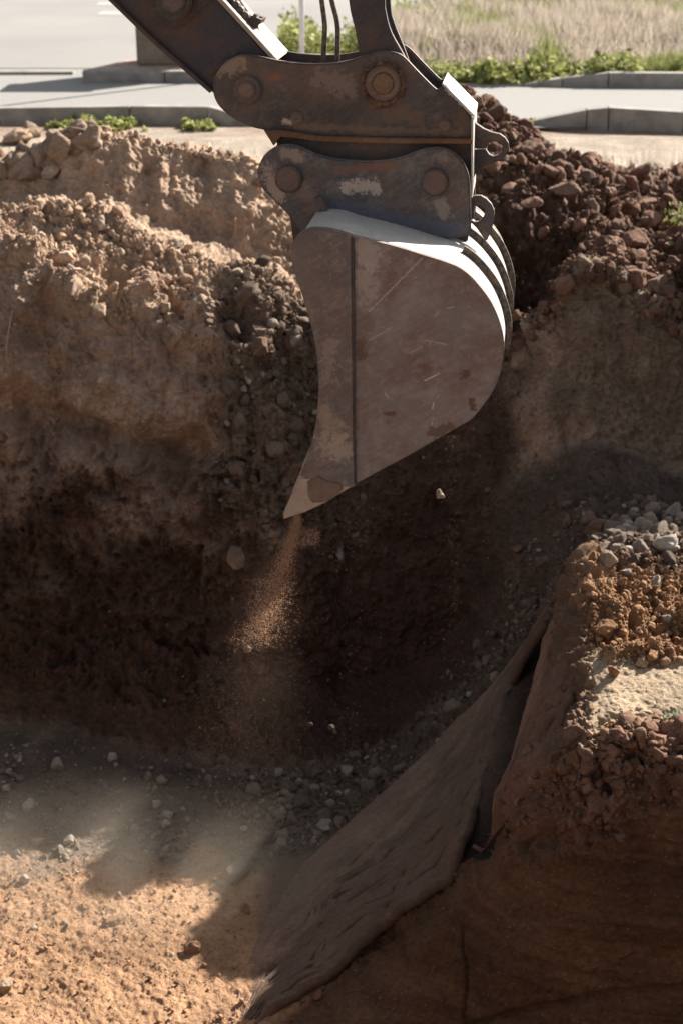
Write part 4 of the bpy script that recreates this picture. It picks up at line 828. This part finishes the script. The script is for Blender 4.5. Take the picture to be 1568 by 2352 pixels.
grains('soil_stream', pwN(X, Y, rng.uniform(-.02, .14, len(X))), rng.uniform(.0005, .0024, len(X)), (.62, .36, .22), 'bright orange stream of fine soil pouring from the bucket tooth')  # raised grain colour stands in for sunlight that the bucket blocks
n = 16000; t = rng.random(n) ** 1.3; X = 615 - 110 * t + rng.normal(size=n) * (30 + 75 * t); Y = 1330 + 620 * t
X2 = np.concatenate([rng.uniform(430, 1250, 3400), 1040 + 14 * rng.normal(size=900), 800 + 22 * rng.normal(size=700)]); Y2 = np.concatenate([rng.uniform(880, 2000, 3400), 1000 + 620 * rng.random(900) ** 1.4, rng.uniform(1150, 1750, 700)])
grains('drifting_grains', pwN(np.concatenate([X, X2]), np.concatenate([Y, Y2]), rng.uniform(.1, 1.0, n + 5000)), .0005 + .0020 * rng.random(n + 5000) ** 4, (.22, .135, .10), 'dark drifting grains of soil falling through the shaded pit')
# ------------------------------------------------------------------ dust hanging over the pit floor
def dust(name, lo, hi, dens, label, noise_sc=1.6, col_=(.75, .68, .58), thr=(.42, .72), zfall=None):
    m = bpy.data.materials.new(name); m.use_nodes = True; t = m.node_tree; t.nodes.remove(t.nodes['Principled BSDF'])
    pv = t.nodes.new('ShaderNodeVolumePrincipled'); pv.inputs['Color'].default_value = (*col_, 1); pv.inputs['Anisotropy'].default_value = .2
    tc = t.nodes.new('ShaderNodeTexCoord'); ns = t.nodes.new('ShaderNodeTexNoise'); ns.inputs['Scale'].default_value = noise_sc; ns.inputs['Detail'].default_value = 3; ns.inputs['Distortion'].default_value = .5
    t.links.new(tc.outputs['Object'], ns.inputs[0])
    mr = t.nodes.new('ShaderNodeMapRange'); mr.inputs[1].default_value = thr[0]; mr.inputs[2].default_value = thr[1]; mr.inputs[4].default_value = dens; t.links.new(ns.outputs[0], mr.inputs[0])
    # ellipsoidal fade so the cloud has no flat sides
    mp = t.nodes.new('ShaderNodeMapping'); s = [(h - l) / 2 for l, h in zip(lo, hi)]; mp.inputs['Scale'].default_value = [1 / x for x in s]
    ln = t.nodes.new('ShaderNodeVectorMath'); ln.operation = 'LENGTH'; t.links.new(tc.outputs['Object'], mp.inputs[0]); t.links.new(mp.outputs[0], ln.inputs[0])
    m2 = t.nodes.new('ShaderNodeMapRange'); m2.interpolation_type = 'SMOOTHSTEP'; m2.inputs[1].default_value = 1; m2.inputs[2].default_value = .1; t.links.new(ln.outputs['Value'], m2.inputs[0])
    mu = t.nodes.new('ShaderNodeMath'); mu.operation = 'MULTIPLY'; t.links.new(mr.outputs[0], mu.inputs[0]); t.links.new(m2.outputs[0], mu.inputs[1])
    t.links.new(mu.outputs[0], pv.inputs['Density']); t.links.new(pv.outputs[0], t.nodes['Material Output'].inputs['Volume'])
    bm = bmesh.new(); bmesh.ops.create_icosphere(bm, subdivisions=3, radius=1.03)
    for v_ in bm.verts: v_.co = Vector((v_.co.x * s[0], v_.co.y * s[1], v_.co.z * s[2]))
    me = bpy.data.meshes.new(name); bm.to_mesh(me); bm.free(); me.materials.append(m); o = bpy.data.objects.new(name, me); C.objects.link(o)
    o.location = [(l + h) / 2 for l, h in zip(lo, hi)]; return tag(o, label, 'dust', kind='stuff')
dust('dust_cloud', (-3.2, 5.9, -3.25), (.7, 7.4, -2.05), 1.25, 'pale dust cloud hanging over the shaded pit floor', 1.5, (.82, .70, .56), (.38, .70))

_c = pw(596, 1480, .45)
dust('dust_curtain', (_c[0] - .28, _c[1] - .5, _c[2] - .75), (_c[0] + .28, _c[1] + .5, _c[2] + .65), .07, 'thin brown dust curtain trailing below the bucket tooth', 2.2, (.6, .42, .32), (.3, .7))
# ------------------------------------------------------------------ roots, sprigs
def root_thing(L, r_, label):
    pts = []
    for X, Y in L: p_, n_ = at(X, Y); pts.append(p_ + np.array([0, -1, .3]) * .03)
    pts = np.array(pts, float); qq = np.vstack([2 * pts[0] - pts[1], pts, 2 * pts[-1] - pts[-2]]); out = []
    for i in range(1, len(qq) - 2):
        for j in range(6):
            t = j / 6; p0, p1, p2, p3 = qq[i - 1:i + 3]; out.append(.5 * (2 * p1 + (-p0 + p2) * t + (2 * p0 - 5 * p1 + 4 * p2 - p3) * t * t + (-p0 + 3 * p1 - 3 * p2 + p3) * t ** 3))
    return tag(tube('root', out, np.linspace(r_, r_ * .4, len(out)), M['root'], None, 5), label, 'root')
m = MT('root_bark', .9); m.color((.40, .31, .22)); M['root'] = m.m
root_thing([(28, 715), (22, 790), (28, 850), (48, 905), (62, 925)], .0035, 'longest thin root hanging in an arc on the left pit wall')
root_thing([(150, 790), (146, 850), (118, 892), (105, 925)], .003, 'thin curled root right of the longest one on the left pit wall')
root_thing([(397, 745), (405, 770), (414, 792)], .004, 'short pale root below the sunlit tongue of the near left mound')
root_thing([(538, 500), (537, 530), (536, 550)], .004, 'short straight root on the shaded face of the far mound')
root_thing([(315, 765), (328, 772), (345, 790)], .004, 'small forked root in the shaded wall left of the short pale one')
def sprig(X, Y, label, n_, h, col_):
    p_, nn_ = at(X, Y); rt = empty('weed', tuple(float(q) for q in p_), label, 'weed')
    pts = p_ + rng.normal(size=(n_, 3)) * np.array([h * .5, h * .5, h * .35]) + np.array([0, 0, h * .5]); leaves('leaves', pts, rng.uniform(.012, .025, n_), varied(n_, *col_, .2), '', '', parent=None)
    lv = bpy.context.scene.objects[[o.name for o in C.objects if o.name.startswith('leaves')][-1]]
    for v_ in lv.data.vertices: v_.co -= rt.location
    for k_ in ('label', 'category', 'kind'):
        if k_ in lv: del lv[k_]
    lv.parent = rt
    tube('stem', [p_ + np.array([0, 0, -.01]), p_ + np.array([.004, 0, h * .4]), p_ + np.array([-.004, .003, h * .9])], .003, M['root'], rt, 5)
sprig(1548, 1655, 'small grey green seedling on the sunlit smooth patch of the bench', 40, .05, ((.14, .15, .10), (.26, .28, .20)))
sprig(1560, 520, 'scrubby green weed growing at the right end of the spoil heap', 120, .13, ((.12, .15, .04), (.34, .36, .12)))
